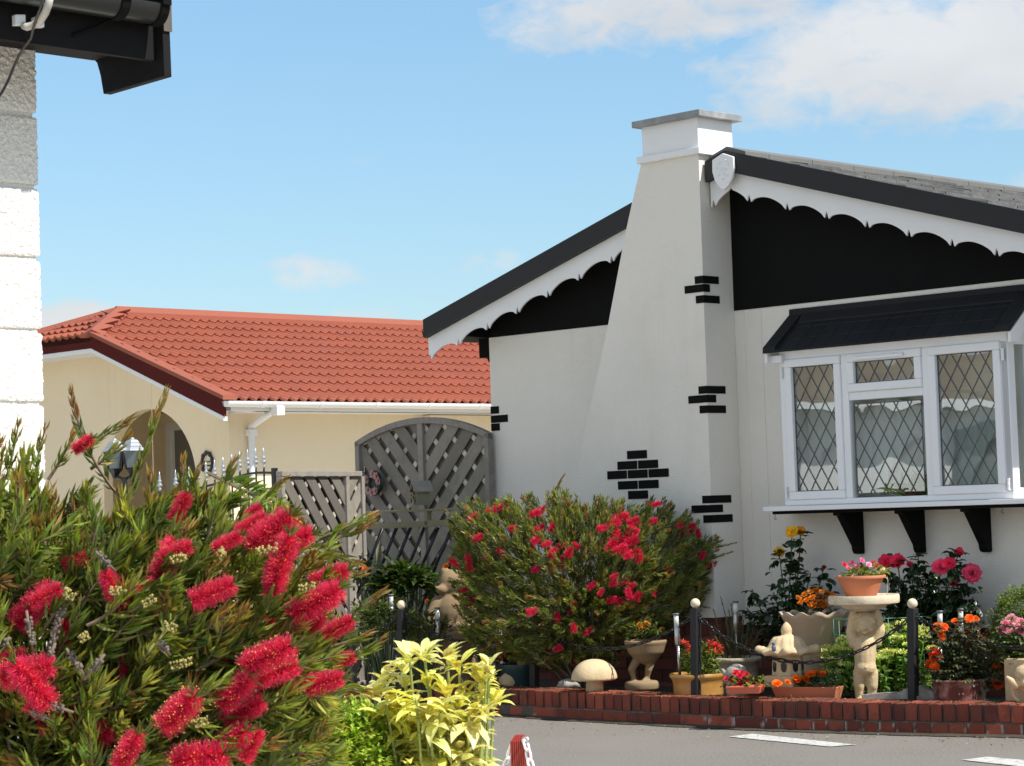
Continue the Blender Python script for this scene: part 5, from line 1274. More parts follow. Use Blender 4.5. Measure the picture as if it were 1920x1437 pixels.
rose_stems(rp, b+zv(hz*.9), [(1758, 1177, .028, OR), (1770, 1176, .026, OR), (1777, 1180, .02, OR), (1762, 1187, .025, OR), (1767, 1196, .02, OR), (1752, 1228, .043, (.86, .085, .02)), (1744, 1244, .026, OR), (1752, 1252, .03, OR), (1741, 1250, .022, OR), (1790, 1166, .02, OR), (1818, 1161, .028, (.85, .18, .02)), (1828, 1162, .024, (.85, .18, .02)), (1870, 1245, .032, OR), (1878, 1253, .03, OR), (1861, 1249, .024, OR), (1868, 1282, .042, (.86, .12, .02)), (1874, 1233, .014, OR)], Y, OR, (.075, .085, .038), 34, .034, .021,
           extra=[(1800, 1190), (1822, 1185), (1835, 1195), (1840, 1210), (1845, 1235), (1790, 1215), (1810, 1225), (1830, 1240), (1780, 1240), (1850, 1258), (1770, 1255), (1815, 1255), (1835, 1262), (1795, 1262), (1785, 1195)], jit=.09, spread=.08)
mb = MB(); c = lin(1812, 1200, Y); plant_leaves(mb, c-zv(.02), (.13, .1, .10), 120, .022, .008, (.25, .06, .03)); mb.build('red_shoot', 'leaf', rp)
mb = MB(); c = lin(1805, 1255, Y); plant_leaves(mb, c-zv(.03), (.15, .12, .09), 160, .036, .022, (.085, .10, .045)); mb.build('lower_foliage', 'leaf_dark', rp)
# carved stone planter at the right edge
Y = 12.38; k = sc(Y); b = lin(1931, 1328, Y); hz = lin(1931, 1234, Y)[2]-b[2]
cpn = empty('carved_stone_planter', b, 'carved cream stone planter with upturned snout at the right edge', 'planter')
mb = MB(); w = .115
mb.cbox(b+zv(hz*.5)+rx_*.0, 2*w*.82, .17, hz, u*.98+v*-.2, v*.98+u*.2)
def q_(x, y, f=0): return lin(x, y, Y)+fx*f
limb(mb, q_(1900, 1282, .1), q_(1884, 1268, .12), .028, .012, 6); mb.ball(q_(1916, 1260, .1), .055, .05, .045, 14); mb.ball(q_(1922, 1278, .12), .045, .045, .03, 12); mb.ball(q_(1930, 1245, .10), .05, .04, .02, 10)
for s_ in np.linspace(0, 1, 8): mb.ball(q_(1893+14*s_*s_, 1290+24*s_, .095), .012, seg=8); mb.ball(q_(1905+16*math.sin(s_*2.4), 1284+30*s_, .10), .009, seg=8)
organic(mb, 'body', 'stone', cpn, vox=.006, sm=3)
mb = MB(); mb.ball(q_(1924, 1284, .155), .03, .02, .016, 12); mb.build('mouth', mat('dark_mouth', (.12, .03, .025), .8, .2, 9), cpn, True)
# pink roses and clipped shrub at the right edge
Y = 12.5; prr = empty('pink_rose_bush', lin(1915, 1300, Y), 'bush of pale pink roses above the carved planter', 'rose bush')
PK = (.78, .30, .40)
rose_stems(prr, lin(1918, 1255, Y), [(1876, 1183, .024, PK), (1888, 1178, .036, PK), (1896, 1165, .038, (.80, .38, .46)), (1913, 1168, .030, PK), (1916, 1182, .040, PK), (1884, 1172, .028, PK), (1930, 1170, .03, PK), (1919, 1213, .022, (.8, .7, .62)), (1950, 1185, .035, PK)], Y, PK, (.10, .13, .04), 34, .036, .023, extra=[(1890, 1195), (1905, 1200), (1900, 1215), (1925, 1220), (1880, 1210), (1935, 1200)], spread=.08)
Y = 12.98; c = lin(1925, 1178, Y); bx = empty('clipped_shrub', np.array([c[0], c[1], .15]), 'rounded small leaved green shrub against the house at right edge', 'shrub')
mb = MB()
for i in range(750):
    d = norm(rng.normal(size=3)); q = c+d*np.array([.20, .16, .235])*rng.uniform(.75, 1.02); n = 16; blades(mb, q+rng.normal(0, .014, (n, 3)), norm(d+rng.normal(0, .6, (n, 3))), .017*rng.uniform(.7, 1.2, n), .011, vary((.16, .21, .055), n, .35))
mb.build('foliage', 'leaf', bx); mb = MB(); mb.tube([np.array([c[0], c[1], .1]), c], .02, 8); mb.build('trunk', 'bark', bx)
# roses against the house wall
def wallpt(x, y, d): return onplane(x, y, FP(0, d, 0), v)
def wall_rose(nm, label, root, flowers, d, leafcol, nleaf, extra, L=.055, W=.038, col=None):
    r0 = wallpt(*root, d); r0[2] = .16; e_ = empty(nm, r0, label, 'rose bush'); Yc = wallpt(flowers[0][0], flowers[0][1], d)[1]
    sm = MB(); lf = MB()
    for (x, y, r, c) in list(flowers)+[(x, y, 0, None) for x, y in extra]:
        q = wallpt(x, y, d+random.uniform(-.05, .06)); st = r0+u*random.uniform(-.1, .1); path = smoothline([st, st*.65+q*.35+u*random.uniform(-.04, .04), st*.25+q*.75, q], 2); path[:, :2] = path[:, :2]
        sm.tube(path, np.linspace(.006, .003, len(path)), 5); ln = np.linalg.norm(q-st); n = int(nleaf*ln); tt = rng.uniform(.15, .97, n); PP = np.stack([np.interp(tt, np.linspace(0, 1, len(path)), path[:, k_]) for k_ in range(3)], 1)
        pd_ = norm(rng.normal(size=(n, 3))+np.array([-.15, -.25, -.1])); base = PP+pd_*rng.uniform(.005, .07, n)[:, None]
        for sft in (0, 1, -1):
            sd_ = norm(np.cross(pd_, Z)); D = norm(pd_+sft*sd_*.9-zv(1)*.35); blades(lf, base, D, L*rng.uniform(.7, 1.15, n), W*rng.uniform(.8, 1.15, n), vary(leafcol, n, .3), tpl=T_WIDE)
        if r: mb = MB(); rosette(mb, q, r, c, 15, (random.uniform(-.6, .1), -.8, .45), 5, .85); mb.tube([q-zv(r*.3), q-zv(r)], [.006, .003], 5, col=(.06, .1, .03)); mb.build('flower', 'petal', e_)
    sm.build('stem', 'stem', e_, True); lf.build('foliage', 'leaf_dark', e_); return e_
YL = (.90, .60, .03); RD = (.84, .045, .12); PR = (.90, .10, .22)
wall_rose('yellow_rose_bush', 'tall thin rose bush with yellow blooms on the white wall', (1490, 1200), [(1485, 998, .040, YL), (1501, 996, .034, (.78, .38, .02)), (1461, 1036, .036, YL), (1545, 1064, .015, (.25, .02, .03))], .24, (.028, .055, .016), 36,
          [(1410, 1105), (1430, 1125), (1450, 1110), (1400, 1140), (1480, 1085), (1500, 1110), (1520, 1075), (1560, 1095), (1470, 1150), (1510, 1150), (1440, 1155), (1420, 1145), (1490, 1065), (1500, 1090), (1465, 1120), (1530, 1120)])
wall_rose('red_rose_bush', 'dark leaved rose bush of crimson and pink blooms under the middle bracket', (1720, 1210), [(1661, 1054, .048, RD), (1683, 1052, .048, RD), (1706, 1059, .022, RD), (1763, 1064, .052, PR), (1780, 1057, .040, RD), (1798, 1036, .030, RD), (1823, 1077, .060, (.80, .085, .18)), (1788, 1092, .03, (.7, .06, .12)), (1670, 1134, .016, RD)], .26, (.022, .045, .014), 40,
          [(1690, 1085), (1700, 1110), (1720, 1095), (1735, 1070), (1722, 1045), (1760, 1110), (1780, 1120), (1800, 1115), (1825, 1120), (1740, 1130), (1770, 1150), (1715, 1150), (1690, 1140), (1800, 1145), (1750, 1090), (1725, 1120), (1680, 1120), (1790, 1095), (1740, 1160), (1780, 1165), (1765, 1135), (1705, 1130), (1730, 1145), (1755, 1155)])
mb = MB(); c = wallpt(1735, 1145, .25)-zv(.05); n_ = 420; d = norm(rng.normal(size=(n_, 3))); P = c+d*np.array([.33, .15, .17])*rng.uniform(.3, 1, (n_, 1)); blades(mb, P, norm(d+rng.normal(0, .6, (n_, 3))), .05*rng.uniform(.7, 1.2, n_), .034, vary((.022, .042, .014), n_, .3), tpl=T_WIDE)
rb = [o for o in bpy.data.objects if o.name == 'red_rose_bush'][0]; mb.build('lower_foliage', 'leaf_dark', rb)
mb = MB(); c = wallpt(1480, 1170, .25)-zv(.05); n_ = 320; d = norm(rng.normal(size=(n_, 3))); P = c+d*np.array([.28, .15, .15])*rng.uniform(.3, 1, (n_, 1)); blades(mb, P, norm(d+rng.normal(0, .6, (n_, 3))), .05*rng.uniform(.7, 1.2, n_), .034, vary((.022, .042, .014), n_, .3), tpl=T_WIDE)
mb.build('lower_foliage', 'leaf_dark', [o for o in bpy.data.objects if o.name == 'yellow_rose_bush'][0])
# sedum clump inside a green wire ring
Y = 13.3; c = lin(1655, 1300, Y); sd = empty('sedum_clump', np.array([c[0], c[1], .15]), 'pale green sedum clump behind the cherub bird bath', 'plant')
lf = MB(); hd = MB()
for i in range(150):
    x = random.uniform(1545, 1750); yt_ = np.interp(x, [1545, 1580, 1620, 1650, 1690, 1730, 1752], [1218, 1198, 1200, 1178, 1162, 1172, 1215]); y = yt_+abs(random.gauss(0, 34)); Yq = Y+random.uniform(-.10, .32)-(y-yt_)*.002
    q = lin(x, min(y, 1285), Yq); r0 = np.array([q[0]*.75+c[0]*.25, q[1]*.7+c[1]*.3, .16]); lf.tube([r0, q], .004, 5, col=(.22, .34, .10)); n = 22; tt = rng.uniform(.1, .97, n)[:, None]; P = r0+(q-r0)*tt; D = norm(rng.normal(size=(n, 3))*np.array([1, 1, .4])+np.array([0, -.2, .5])); blades(lf, P, D, .050*rng.uniform(.7, 1.2, n), .028, vary((.18, .31, .075), n, .25), tpl=T_WIDE)
    if y < yt_+62:
        m_ = 70; ph = rng.uniform(0, 2*PI, m_); r_ = .046*np.sqrt(rng.uniform(0, 1, m_)); P = q+np.stack([r_*np.cos(ph), r_*np.sin(ph), .012-r_*.35+rng.normal(0, .004, m_)], 1); blades(hd, P, norm(np.stack([np.cos(ph)*.5, np.sin(ph)*.5, np.ones(m_)], 1)+rng.normal(0, .4, (m_, 3))), .013, .010, vary((.72, .74, .30), m_, .2), tpl=T_SLIM)
lf.build('foliage', 'leaf', sd); hd.build('flower_head', 'leaf', sd)
mb = MB(); wc_ = lin(1660, 1250, 13.4); wc_[2] = 0; zr = lin(1660, 1157, 13.4)[2]; rr_ = .29
for zz in (zr, zr-.09, zr-.18): ring(mb, wc_+zv(zz), rr_, rr_*.6, .0022, np.array([1., 0, 0]), np.array([0, 1., 0]), 40)
for a in np.linspace(0, 2*PI, 17)[:-1]: p = wc_+np.array([rr_*math.cos(a), rr_*.6*math.sin(a), 0]); mb.tube([p+zv(.15), p+zv(zr)], .0022, 5)
tag(mb.build('wire_ring', mat('green_wire', (.10, .30, .22), .5, .1, 5), None, True, loc=wc_+zv(zr)), 'pale green wire support ring round the sedum', 'plant support')
# bear statue on a basket pedestal, urn on legs, rocks
Y = 15.2; k = sc(Y); b = lin(852, 1262, Y); b[2] = .1
br_ = empty('stone_bear', b, 'shade darkened stone bear seated on a pedestal beside the bush', 'statue')
def bp_(x, y, f=0): return lin(x, y, Y)-v*f
mb = MB(); mb.ball(bp_(850, 1096), .098, .09, .10, 20); mb.ball(bp_(834, 1072), .032, .022, .032, 10); mb.ball(bp_(868, 1070), .032, .022, .032, 10); mb.ball(bp_(846, 1105, .085), .042, .04, .034, 12); mb.ball(bp_(844, 1100, .125), .014, .012, .011, 8)
mb.ball(bp_(854, 1148, .0), .145, .12, .16, 20); mb.ball(bp_(852, 1122), .075, .07, .05, 12)
for x in (824, 884): limb(mb, bp_(x+(6 if x < 850 else -6), 1130, .05), bp_(x, 1165, .10), .045, .038); limb(mb, bp_(x+4, 1178, .05), bp_(x-2, 1180, .16), .055, .05)
organic(mb, 'bear', 'stone_shade', br_, vox=.009, sm=5)
mb = MB(); zb_ = .1; zt_ = bp_(852, 1180)[2]; hh_ = zt_-zb_; mb.lathe([(.17, 0), (.16, hh_*.3), (.145, hh_*.5), (.165, hh_*.8), (.175, hh_*.93), (.16, hh_)], np.array([b[0], b[1], zb_]), 40, lambda r, z, a: (r*(1+.012*math.cos(a*24)*math.cos(z*90)), z)); mb.build('pedestal', 'stone_shade', br_, True)
mb = MB(); mb.ball(bp_(838, 1088, .085), .008, seg=8); mb.ball(bp_(856, 1088, .085), .008, seg=8); mb.build('eye', 'eye', br_)
Y = 14.25; b = lin(1204, 1287, Y); k = sc(Y)
lu = empty('stone_bowl_on_legs', b, 'shaded stone bowl on two legs under the right side of bush', 'planter')
mb = MB(); mb.lathe([(0, -.02), (32*k, -.02), (33*k, .012), (31*k, .03), (26*k, .036), (0, .036)], b, 32)
def lp(x, y, f=0): return lin(x, y, Y)-v*f
for xs in (((1196, 1235), (1188, 1255), (1189, 1274), (1200, 1277)), ((1222, 1238), (1220, 1255), (1213, 1272), (1217, 1277))):
    limb(mb, lp(*xs[0]), lp(*xs[1], .02), .028, .024); limb(mb, lp(*xs[1], .02), lp(*xs[2]), .023, .016); limb(mb, lp(*xs[2]), lp(*xs[3], .05), .018, .014)
hz = lin(1212, 1200, Y)[2]-lin(1212, 1240, Y)[2]; mb.lathe([(.02, -.02), (.06, 0), (.11, hz*.4), (.128, hz*.8), (.134, hz*.86), (.134, hz), (.115, hz), (.10, hz*.7), (0, hz*.6)], lin(1212, 1240, Y), 32)
organic(mb, 'body', 'stone_shade', lu, vox=.007, sm=3)
mb = MB(); c = lin(1212, 1196, Y); plant_leaves(mb, c, (.12, .11, .10), 160, .03, .012, (.10, .14, .035)); mb.build('foliage', 'leaf', lu); marigolds(lu, [(1198, 1172), (1207, 1176), (1213, 1170), (1241, 1180), (1201, 1180)], Y, .02, (.62, .24, .01))
def rock(c, r, label, m='stone_grey'):
    mb = MB(); mb.ball((0, 0, 0), 1, seg=20); V = mb.v[0]; sd0 = random.random()*50
    V = np.array([p*(1+.35*mnoise.noise(Vector(p*1.3)+Vector((sd0, 0, 0)))+.12*mnoise.noise(Vector(p*4)+Vector((0, sd0, 0)))) for p in V]); mb.v[0] = V*np.array(r)+np.asarray(c)
    return tag(mb.build('rock', m, None, True, loc=c), label, 'rock')
rock(lin(955, 1275, 14.65), (.06, .06, .055), 'pale rounded rock beside the first bush stem', 'stone')
rock(lin(985, 1247, 14.75), (.05, .05, .04), 'small pale rock under the orange marigolds', 'stone')
rock(lin(1065, 1285, 14.4), (.07, .05, .035), 'flat grey rock left of the stone mushroom')
b = lin(975, 1289, 14.7); tl = empty('teal_pot', b, 'dark teal glazed pot in the shade beside the second post', 'flower pot'); mb = MB(); mb.lathe([(0, 0), (.10, 0), (.12, .1), (.135, .13), (.135, .15), (.12, .15), (.11, .12), (0, .12)], b, 32); mb.build('pot', 'teal', tl, auto=50)
mg = empty('marigold_patch', lin(940, 1240, 14.85), 'low patch of orange marigolds under the left of the bush', 'plant'); mb = MB()
for i in range(20): plant_leaves(mb, lin(900+i*4.6, 1240, 14.85), (.05, .06, .10), 30, .035, .010, (.045, .07, .02))
mb.build('foliage', 'leaf', mg); marigolds(mg, [(905, 1219), (916, 1214), (925, 1222), (934, 1211), (944, 1218), (952, 1213), (958, 1223), (968, 1219), (977, 1213), (930, 1229), (945, 1231), (957, 1234), (966, 1227), (938, 1238), (882, 1205)], 14.78, .022, (.62, .20, .01))
# ================================================================ BOTTLEBRUSH SHRUBS
def inpoly(x, y, poly):
    c = False; n = len(poly); j = n-1
    for i in range(n):
        (xi, yi), (xj, yj) = poly[i], poly[j]
        if (yi > y) != (yj > y) and x < (xj-xi)*(y-yi)/(yj-yi+1e-9)+xi: c = not c
        j = i
    return c
def edged(x, y, poly):
    p = np.array([x, y], float); best = 1e9; P = np.array(poly, float)
    for a, b in zip(P, np.roll(P, -1, 0)):
        t = np.clip(np.dot(p-a, b-a)/(np.dot(b-a, b-a)+1e-9), 0, 1); best = min(best, np.linalg.norm(p-a-(b-a)*t))
    return best
def brush_mesh(L, R, n, base, tip, seed, nw=.0016):
    r = np.random.default_rng(seed); mb = MB(); t = r.uniform(0, 1, n); ph = r.uniform(0, 2*PI, n)
    rad = np.stack([np.cos(ph), np.sin(ph), np.zeros(n)], 1); P = np.stack([np.zeros(n), np.zeros(n), t*L], 1)+r.normal(0, R*.06, (n, 3))
    D = norm(rad+np.array([0, 0, 1.])*(r.normal(.15, .22, n)+.55*np.maximum(0, t-.75)*4)[:, None]+r.normal(0, .24, (n, 3)))
    ln = R*r.uniform(.6, 1.12, n)*(1-.25*np.maximum(0, t-.85)/.15); wd = np.full(n, nw)
    c0 = np.asarray(base)[None]*(1+r.normal(0, .2, (n, 1))); c1 = np.asarray(tip)[None]*(1+r.normal(0, .25, (n, 1)))
    tp = (np.array([(0, -.5, 0), (0, .5, 0), (.93, .32, .02), (1, 0, .03), (.93, -.32, .02)]), [(0, 1, 2, 3, 4)])
    blades(mb, P, D, ln, wd, np.clip(c0, 0, 1), up=rad[:, [1, 0, 2]]*np.array([-1, 1, 0])+np.array([0, 0, .3]), tpl=tp, tipcol=np.clip(c1, 0, 1))
    mb.tube([(0, 0, -.02), (0, 0, 0)], .0025, 5, col=(.10, .09, .03)); mb.tube([(0, 0, 0), (0, 0, L*.5), (0, 0, L)], R*.20, 6, col=np.asarray(base)*1.0)
    # golden anthers sprinkled over the end
    m = n//9; i = r.integers(0, n, m); Q = P[i]+D[i]*ln[i][:, None]; blades(mb, Q, D[i], .0028, .0028, (.75, .42, .08))
    # short leaves at the tip of the spike
    d = norm(r.normal(0, .5, (9, 3))+np.array([0, 0, 1.])); blades(mb, np.repeat([[0, 0, L]], 9, 0), d, L*.42, L*.055, vary((.13, .17, .04), 9))
    return mb
def bottlebrush(name, label, poly, Yc, core, nsh, slen, lL, lW, cols, flowers, fsize, tmax, edge, spacing, trunk, extra=(), yf=None, updn=(.35, .25), nfl=2000, fcol=((.56, .006, .055), (.79, .07, .17)), redfrac=.25, nw=.0011, leanv=(0, 0, 0), fsc=1.0):
    kk = sc(Yc); c0 = at(core[0], core[1], Yc); c0z = c0.copy()
    e_ = empty(name, np.array([c0[0], c0[1], 0]), label, 'shrub')
    lf = MB(); st = MB(); xs = [p[0] for p in poly]; ys = [p[1] for p in poly]; cnt = 0; shoots = []
    while cnt < nsh:
        x, y = random.uniform(min(xs), max(xs)), random.uniform(min(ys), max(ys))
        if not inpoly(x, y, poly): continue
        ed = min(1, edged(x, y, poly)/edge); T = tmax*math.sqrt(max(.02, 1-(1-ed)**2)); r = random.random()**.55*(1 if random.random() < .32 else -1)
        tip = at(x, y, Yc+T*r); L = random.uniform(*slen)*(1 if random.random() < .75 else .65)
        D = norm(norm(tip-c0)*1.0+np.array([0, 0, updn[0]])+np.array(leanv)+rng.normal(0, updn[1], 3)); shoots.append((tip, D, L, None)); cnt += 1
    for (xa, ya, xb, yb, dy) in extra:
        a, b = at(xa, ya, Yc+dy), at(xb, yb, Yc+dy*.6); shoots.append((a, norm(a-b), np.linalg.norm(a-b), 'lead'))
    for (tip, D, L, kind) in shoots:
        bend = rng.normal(0, .10, 3)+np.array([0, 0, -.06]); npt = 7; tt = np.linspace(0, 1, npt)
        base = tip-D*L; path = base[None]+D[None]*L*tt[:, None]+bend[None]*L*(tt*(1-tt)*1.6)[:, None]
        st.tube(path, np.linspace(.0032, .0014, npt)*(lL/.055)*1.1, 4, cap=False, col=(.16, .11, .07) if random.random() < .6 else (.16, .15, .05))
        n = int(L/spacing*(1.0 if kind else 1)); t = rng.uniform(.06, 1, n)**.75
        P = np.stack([np.interp(t, tt, path[:, k]) for k in range(3)], 1); Tn = norm(np.stack([np.interp(t, tt, np.gradient(path[:, k])) for k in range(3)], 1))
        rad = perp(Tn); sp = (.95-.55*t) if not kind else (.55-.3*t)
        dd = norm(Tn*(1-.35*sp[:, None])+rad*sp[:, None]*.85); ll = lL*rng.uniform(.65, 1.15, n)*(1-.35*t**4)*(.68 if kind else 1)
        q = random.random(); c = cols[0] if q < .5 else cols[1] if q < .82 else cols[2]
        C = vary(c, n, .24, .10)*(1+.5*(t[:, None]**3)*np.array([1.1, .9, .5])); tc = C.copy()
        if random.random() < redfrac or kind: red = (t > .72)[:, None]*np.array([.30, .11, .055])+(t <= .72)[:, None]*C; w = rng.uniform(.3, .8, (n, 1)); C = C*(1-w)+red*w; tc = C
        C = np.clip(C, .006, .9); blades(lf, P, dd, ll, lW*rng.uniform(.75, 1.2, n), C, up=rad+.3*np.array([0, 0, 1.]), tipcol=np.clip(tc*np.array([1.3, 1.05, .9]), 0, .9))
    # woody framework
    fr_ = MB(); root = np.array([c0[0], c0[1], .0])
    for i in range(trunk):
        tip, D, L, kd = shoots[(i*7) % nsh]; tgt = tip-D*L; r0 = root+rng.normal(0, .05, 3)*np.array([1, 1, 0]); mid = r0*.5+tgt*.5+np.array([0, 0, .08]); mid[:2] = r0[:2]*.55+tgt[:2]*.45
        p = smoothline([r0, r0*.7+mid*.3, mid, tgt], 2); fr_.tube(p, np.linspace(.011, .003, len(p))*(.7+.3*trunk/40), 6)
    fr_.build('branch', 'bark', e_, True); st.build('twig', mat(name+'_twig', (1, 1, 1), .85, .25, 30, attr=True), e_)
    lf.build('foliage', 'leaf', e_)
    protos = []
    for i, (x, y, l, ang, dz) in enumerate(flowers):
        Lf, Rf = fsize
        if len(protos) < 4:
            o = brush_mesh(Lf, Rf, nfl, fcol[0], fcol[1], 50+i, nw).build('flower', 'petal', e_, loc=c0, local=True); protos.append(o)
        else: o = protos[i % 4].copy(); COL.objects.link(o); o.parent = e_
        Yq = (yf(x, y) if yf else Yc-tmax*.8)+dz+random.uniform(-.01, .03)*Yc/4.75; c = at(x, y, Yq); a = math.radians(ang); D = norm(np.array([math.cos(a), random.uniform(-.45, .15), math.sin(a)]))
        s = l*kk/Lf*fsc
        q = Vector(D).to_track_quat('Z', 'Y'); pos = c-D*Lf*s*.5
        o.rotation_mode = 'QUATERNION'; o.rotation_quaternion = q; o.scale = (s*random.uniform(.95, 1.1), s*random.uniform(.95, 1.1), s); o.location = Vector(pos-np.array(e_.location))
    return e_, shoots
# far bush by the house
poly2 = [(842, 962), (880, 930), (930, 938), (960, 922), (1010, 926), (1050, 912), (1100, 935), (1150, 925), (1185, 945), (1235, 930), (1290, 955), (1325, 990), (1362, 1020), (1335, 1050), (1330, 1110), (1310, 1130), (1280, 1170), (1225, 1195), (1170, 1235), (1110, 1255), (1030, 1258), (960, 1240), (890, 1225), (858, 1185), (842, 1080)]
z6 = [(325, 185), (590, 200), (630, 180), (885, 200), (450, 290), (575, 300), (620, 290), (690, 285), (590, 365), (655, 385), (745, 395), (835, 395), (690, 440), (790, 435), (295, 450), (240, 350), (245, 390), (185, 480), (105, 495), (190, 520), (685, 530), (750, 490), (985, 290), (1085, 225), (1060, 260), (1110, 225), (1175, 250), (1180, 300), (1080, 340), (1165, 345), (1165, 370), (1045, 395), (1090, 380), (1100, 415), (1150, 450), (1205, 455), (1295, 245), (1450, 275), (1480, 320), (1565, 325), (1520, 280), (1620, 250), (1380, 530), (1590, 455), (1640, 515), (1680, 545), (1060, 580), (1060, 620), (1110, 605), (1160, 635), (980, 675), (925, 635), (1150, 685), (1200, 700), (1285, 670), (1050, 720), (1085, 730), (810, 740), (810, 790), (720, 825), (820, 890), (900, 910), (725, 1010), (850, 1080), (200, 730), (160, 660), (1280, 145), (1315, 145), (590, 535), (565, 790), (385, 430), (215, 225), (395, 160)]
fl2 = [(820+x*.3125, 900+y*.3125, random.uniform(19, 25) if 1035 < x < 1245 and 195 < y < 480 else random.uniform(13, 20), random.choice([15, 30, 60, 100, 150, 200]), 0 if 1035 < x < 1245 and y < 740 else abs(random.gauss(0, .05))) for x, y in z6]
def y2(x, y):
    ed = min(1, edged(x, y, poly2)/130) if inpoly(x, y, poly2) else 0
    return 14.55-.38*math.sqrt(max(0, 1-(1-ed)**2))+.0
bottlebrush('bottlebrush_shrub', 'rounded red flowered bottlebrush shrub growing against the white house', poly2, 14.55, (1095, 1095), 1600, (.10, .25), .050, .0066, ((.115, .165, .035), (.18, .215, .045), (.06, .095, .022)), fl2, (.062, .028), .38, 130, .0046, 36,
            extra=[(1058, 890, 1035, 960, 0), (1048, 905, 1030, 955, .05), (1380, 1018, 1290, 1035, 0), (1372, 1035, 1290, 1060, 0), (1340, 1122, 1270, 1090, .05), (838, 958, 890, 985, -.1), (1330, 1140, 1250, 1115, 0), (1345, 1068, 1280, 1080, .1)], yf=y2, nfl=260, updn=(.55, .25), fcol=((.55, .008, .035), (.76, .04, .13)), redfrac=.22, nw=.0026)
# big bush in the foreground
poly1 = [(-260, 870), (-120, 800), (-20, 810), (30, 835), (80, 885), (130, 908), (200, 922), (260, 938), (320, 930), (360, 902), (400, 900), (440, 905), (480, 930), (540, 955), (600, 1000), (640, 1020), (625, 1100), (640, 1180), (650, 1240), (640, 1300), (630, 1380), (650, 1470), (620, 1560), (-260, 1560)]
fl1 = [(338, 952, 55, 60, 0), (425, 1018, 55, 25, 0), (312, 1052, 85, 245, 0), (330, 1035, 60, 20, 0), (398, 1112, 78, 20, 0), (505, 1000, 95, 35, 0), (540, 1012, 85, 10, .05), (470, 985, 60, 30, 0), (528, 1052, 90, 70, -.02), (515, 1085, 70, 80, .03), (590, 1132, 100, 28, -.04), (615, 1085, 78, 22, 0), (632, 1178, 62, 25, 0), (575, 1180, 70, 40, .04), (500, 1232, 100, 22, -.04), (515, 1262, 80, 15, 0), (335, 1335, 88, 42, -.05), (240, 1408, 75, 55, -.04), (213, 1108, 70, 110, .02), (62, 1138, 95, 45, .03), (85, 1118, 60, 25, 0), (18, 1238, 60, 10, 0), (62, 1285, 95, 125, -.03), (48, 1260, 95, 12, -.03), (70, 1310, 60, 60, 0), (440, 1298, 80, 40, 0), (455, 1335, 78, 25, .03), (605, 1280, 75, 12, 0), (430, 1390, 80, 30, 0), (372, 1422, 100, 8, -.04), (470, 1400, 60, 60, .03), (112, 1350, 80, 10, .08), (185, 1385, 85, 40, .08), (415, 1215, 70, 70, .1), (245, 1268, 75, 95, .1), (640, 1240, 55, 20, .05), (118, 1192, 60, 80, .08), (490, 1185, 60, 50, .1), (155, 834, 45, 30, .1), (470, 965, 45, 40, .05), (560, 1010, 50, 60, .05), (262, 1112, 50, 10, .04), (140, 1052, 50, 20, .06)]
def y1(x, y):
    ed = min(1, edged(x, y, poly1)/200); return 4.75-.36*math.sqrt(max(0, 1-(1-ed)**2))+.015
big, _ = bottlebrush('bottlebrush_shrub', 'big foreground bottlebrush shrub with pink red brush flowers before the roughcast house', poly1, 4.75, (170, 1480), 980, (.12, .32), .060, .0042, ((.155, .215, .045), (.235, .275, .065), (.085, .13, .03)), fl1, (.085, .027), .36, 200, .0036, 60,
            extra=[(133, 735, 232, 940, 0), (310, 738, 228, 985, 0), (245, 785, 140, 850, -.02), (240, 818, 170, 880, .03), (35, 795, 12, 900, .0), (85, 805, 70, 930, .02), (140, 810, 90, 900, .02), (345, 862, 358, 985, 0), (372, 880, 350, 990, -.04), (440, 865, 395, 965, 0), (282, 890, 262, 990, .03), (530, 905, 440, 985, 0), (690, 985, 560, 1050, 0), (645, 990, 545, 1030, .03), (670, 1055, 560, 1020, -.03), (700, 965, 600, 1010, .04), (680, 1075, 600, 1095, 0), (720, 1110, 610, 1200, .02), (690, 1190, 600, 1220, 0), (700, 1300, 600, 1290, 0), (720, 1195, 640, 1240, 0), (520, 960, 470, 1000, -.05), (0, 830, -40, 930, .05)], yf=y1, updn=(.12, .40), leanv=(.45, -.15, 0), redfrac=.22, fsc=.92)
# seed capsules of the big bush: grey woody beads clasping old stems
CM = mat('seed_capsule', (1, 1, 1), .8, .3, 60, attr=True); BM = mat('flower_bud', (1, 1, 1), .7, .2, 60, attr=True)
for (x, y, x2, y2_) in ((52, 1160, 60, 1210), (118, 1140, 90, 1230), (100, 1215, 88, 1245), (190, 1235, 170, 1260), (185, 1040, 205, 1060), (15, 1200, 8, 1215), (60, 1335, 85, 1345), (300, 1205, 312, 1220), (130, 1225, 150, 1255), (90, 1320, 120, 1330)):
    a, b = at(x, y, y1(max(30, x), y)-.02), at(x2, y2_, y1(max(30, x), y)-.01); n = max(8, int(np.linalg.norm(b-a)/.0016)); mb = MB(); mb.tube([a-(b-a)*.3, b+(b-a)*.6], .0028, 6, col=(.18, .14, .10))
    for i in range(n):
        p = a+(b-a)*(i/n); d = perp(norm(b-a)[None])[0]; s_ = random.uniform(.75, 1.25); mb.ball(p+d*.0058, .0036, seg=6, col=np.array((.15, .125, .105))*s_)
    mb.build('seed_capsule', CM, big, True)
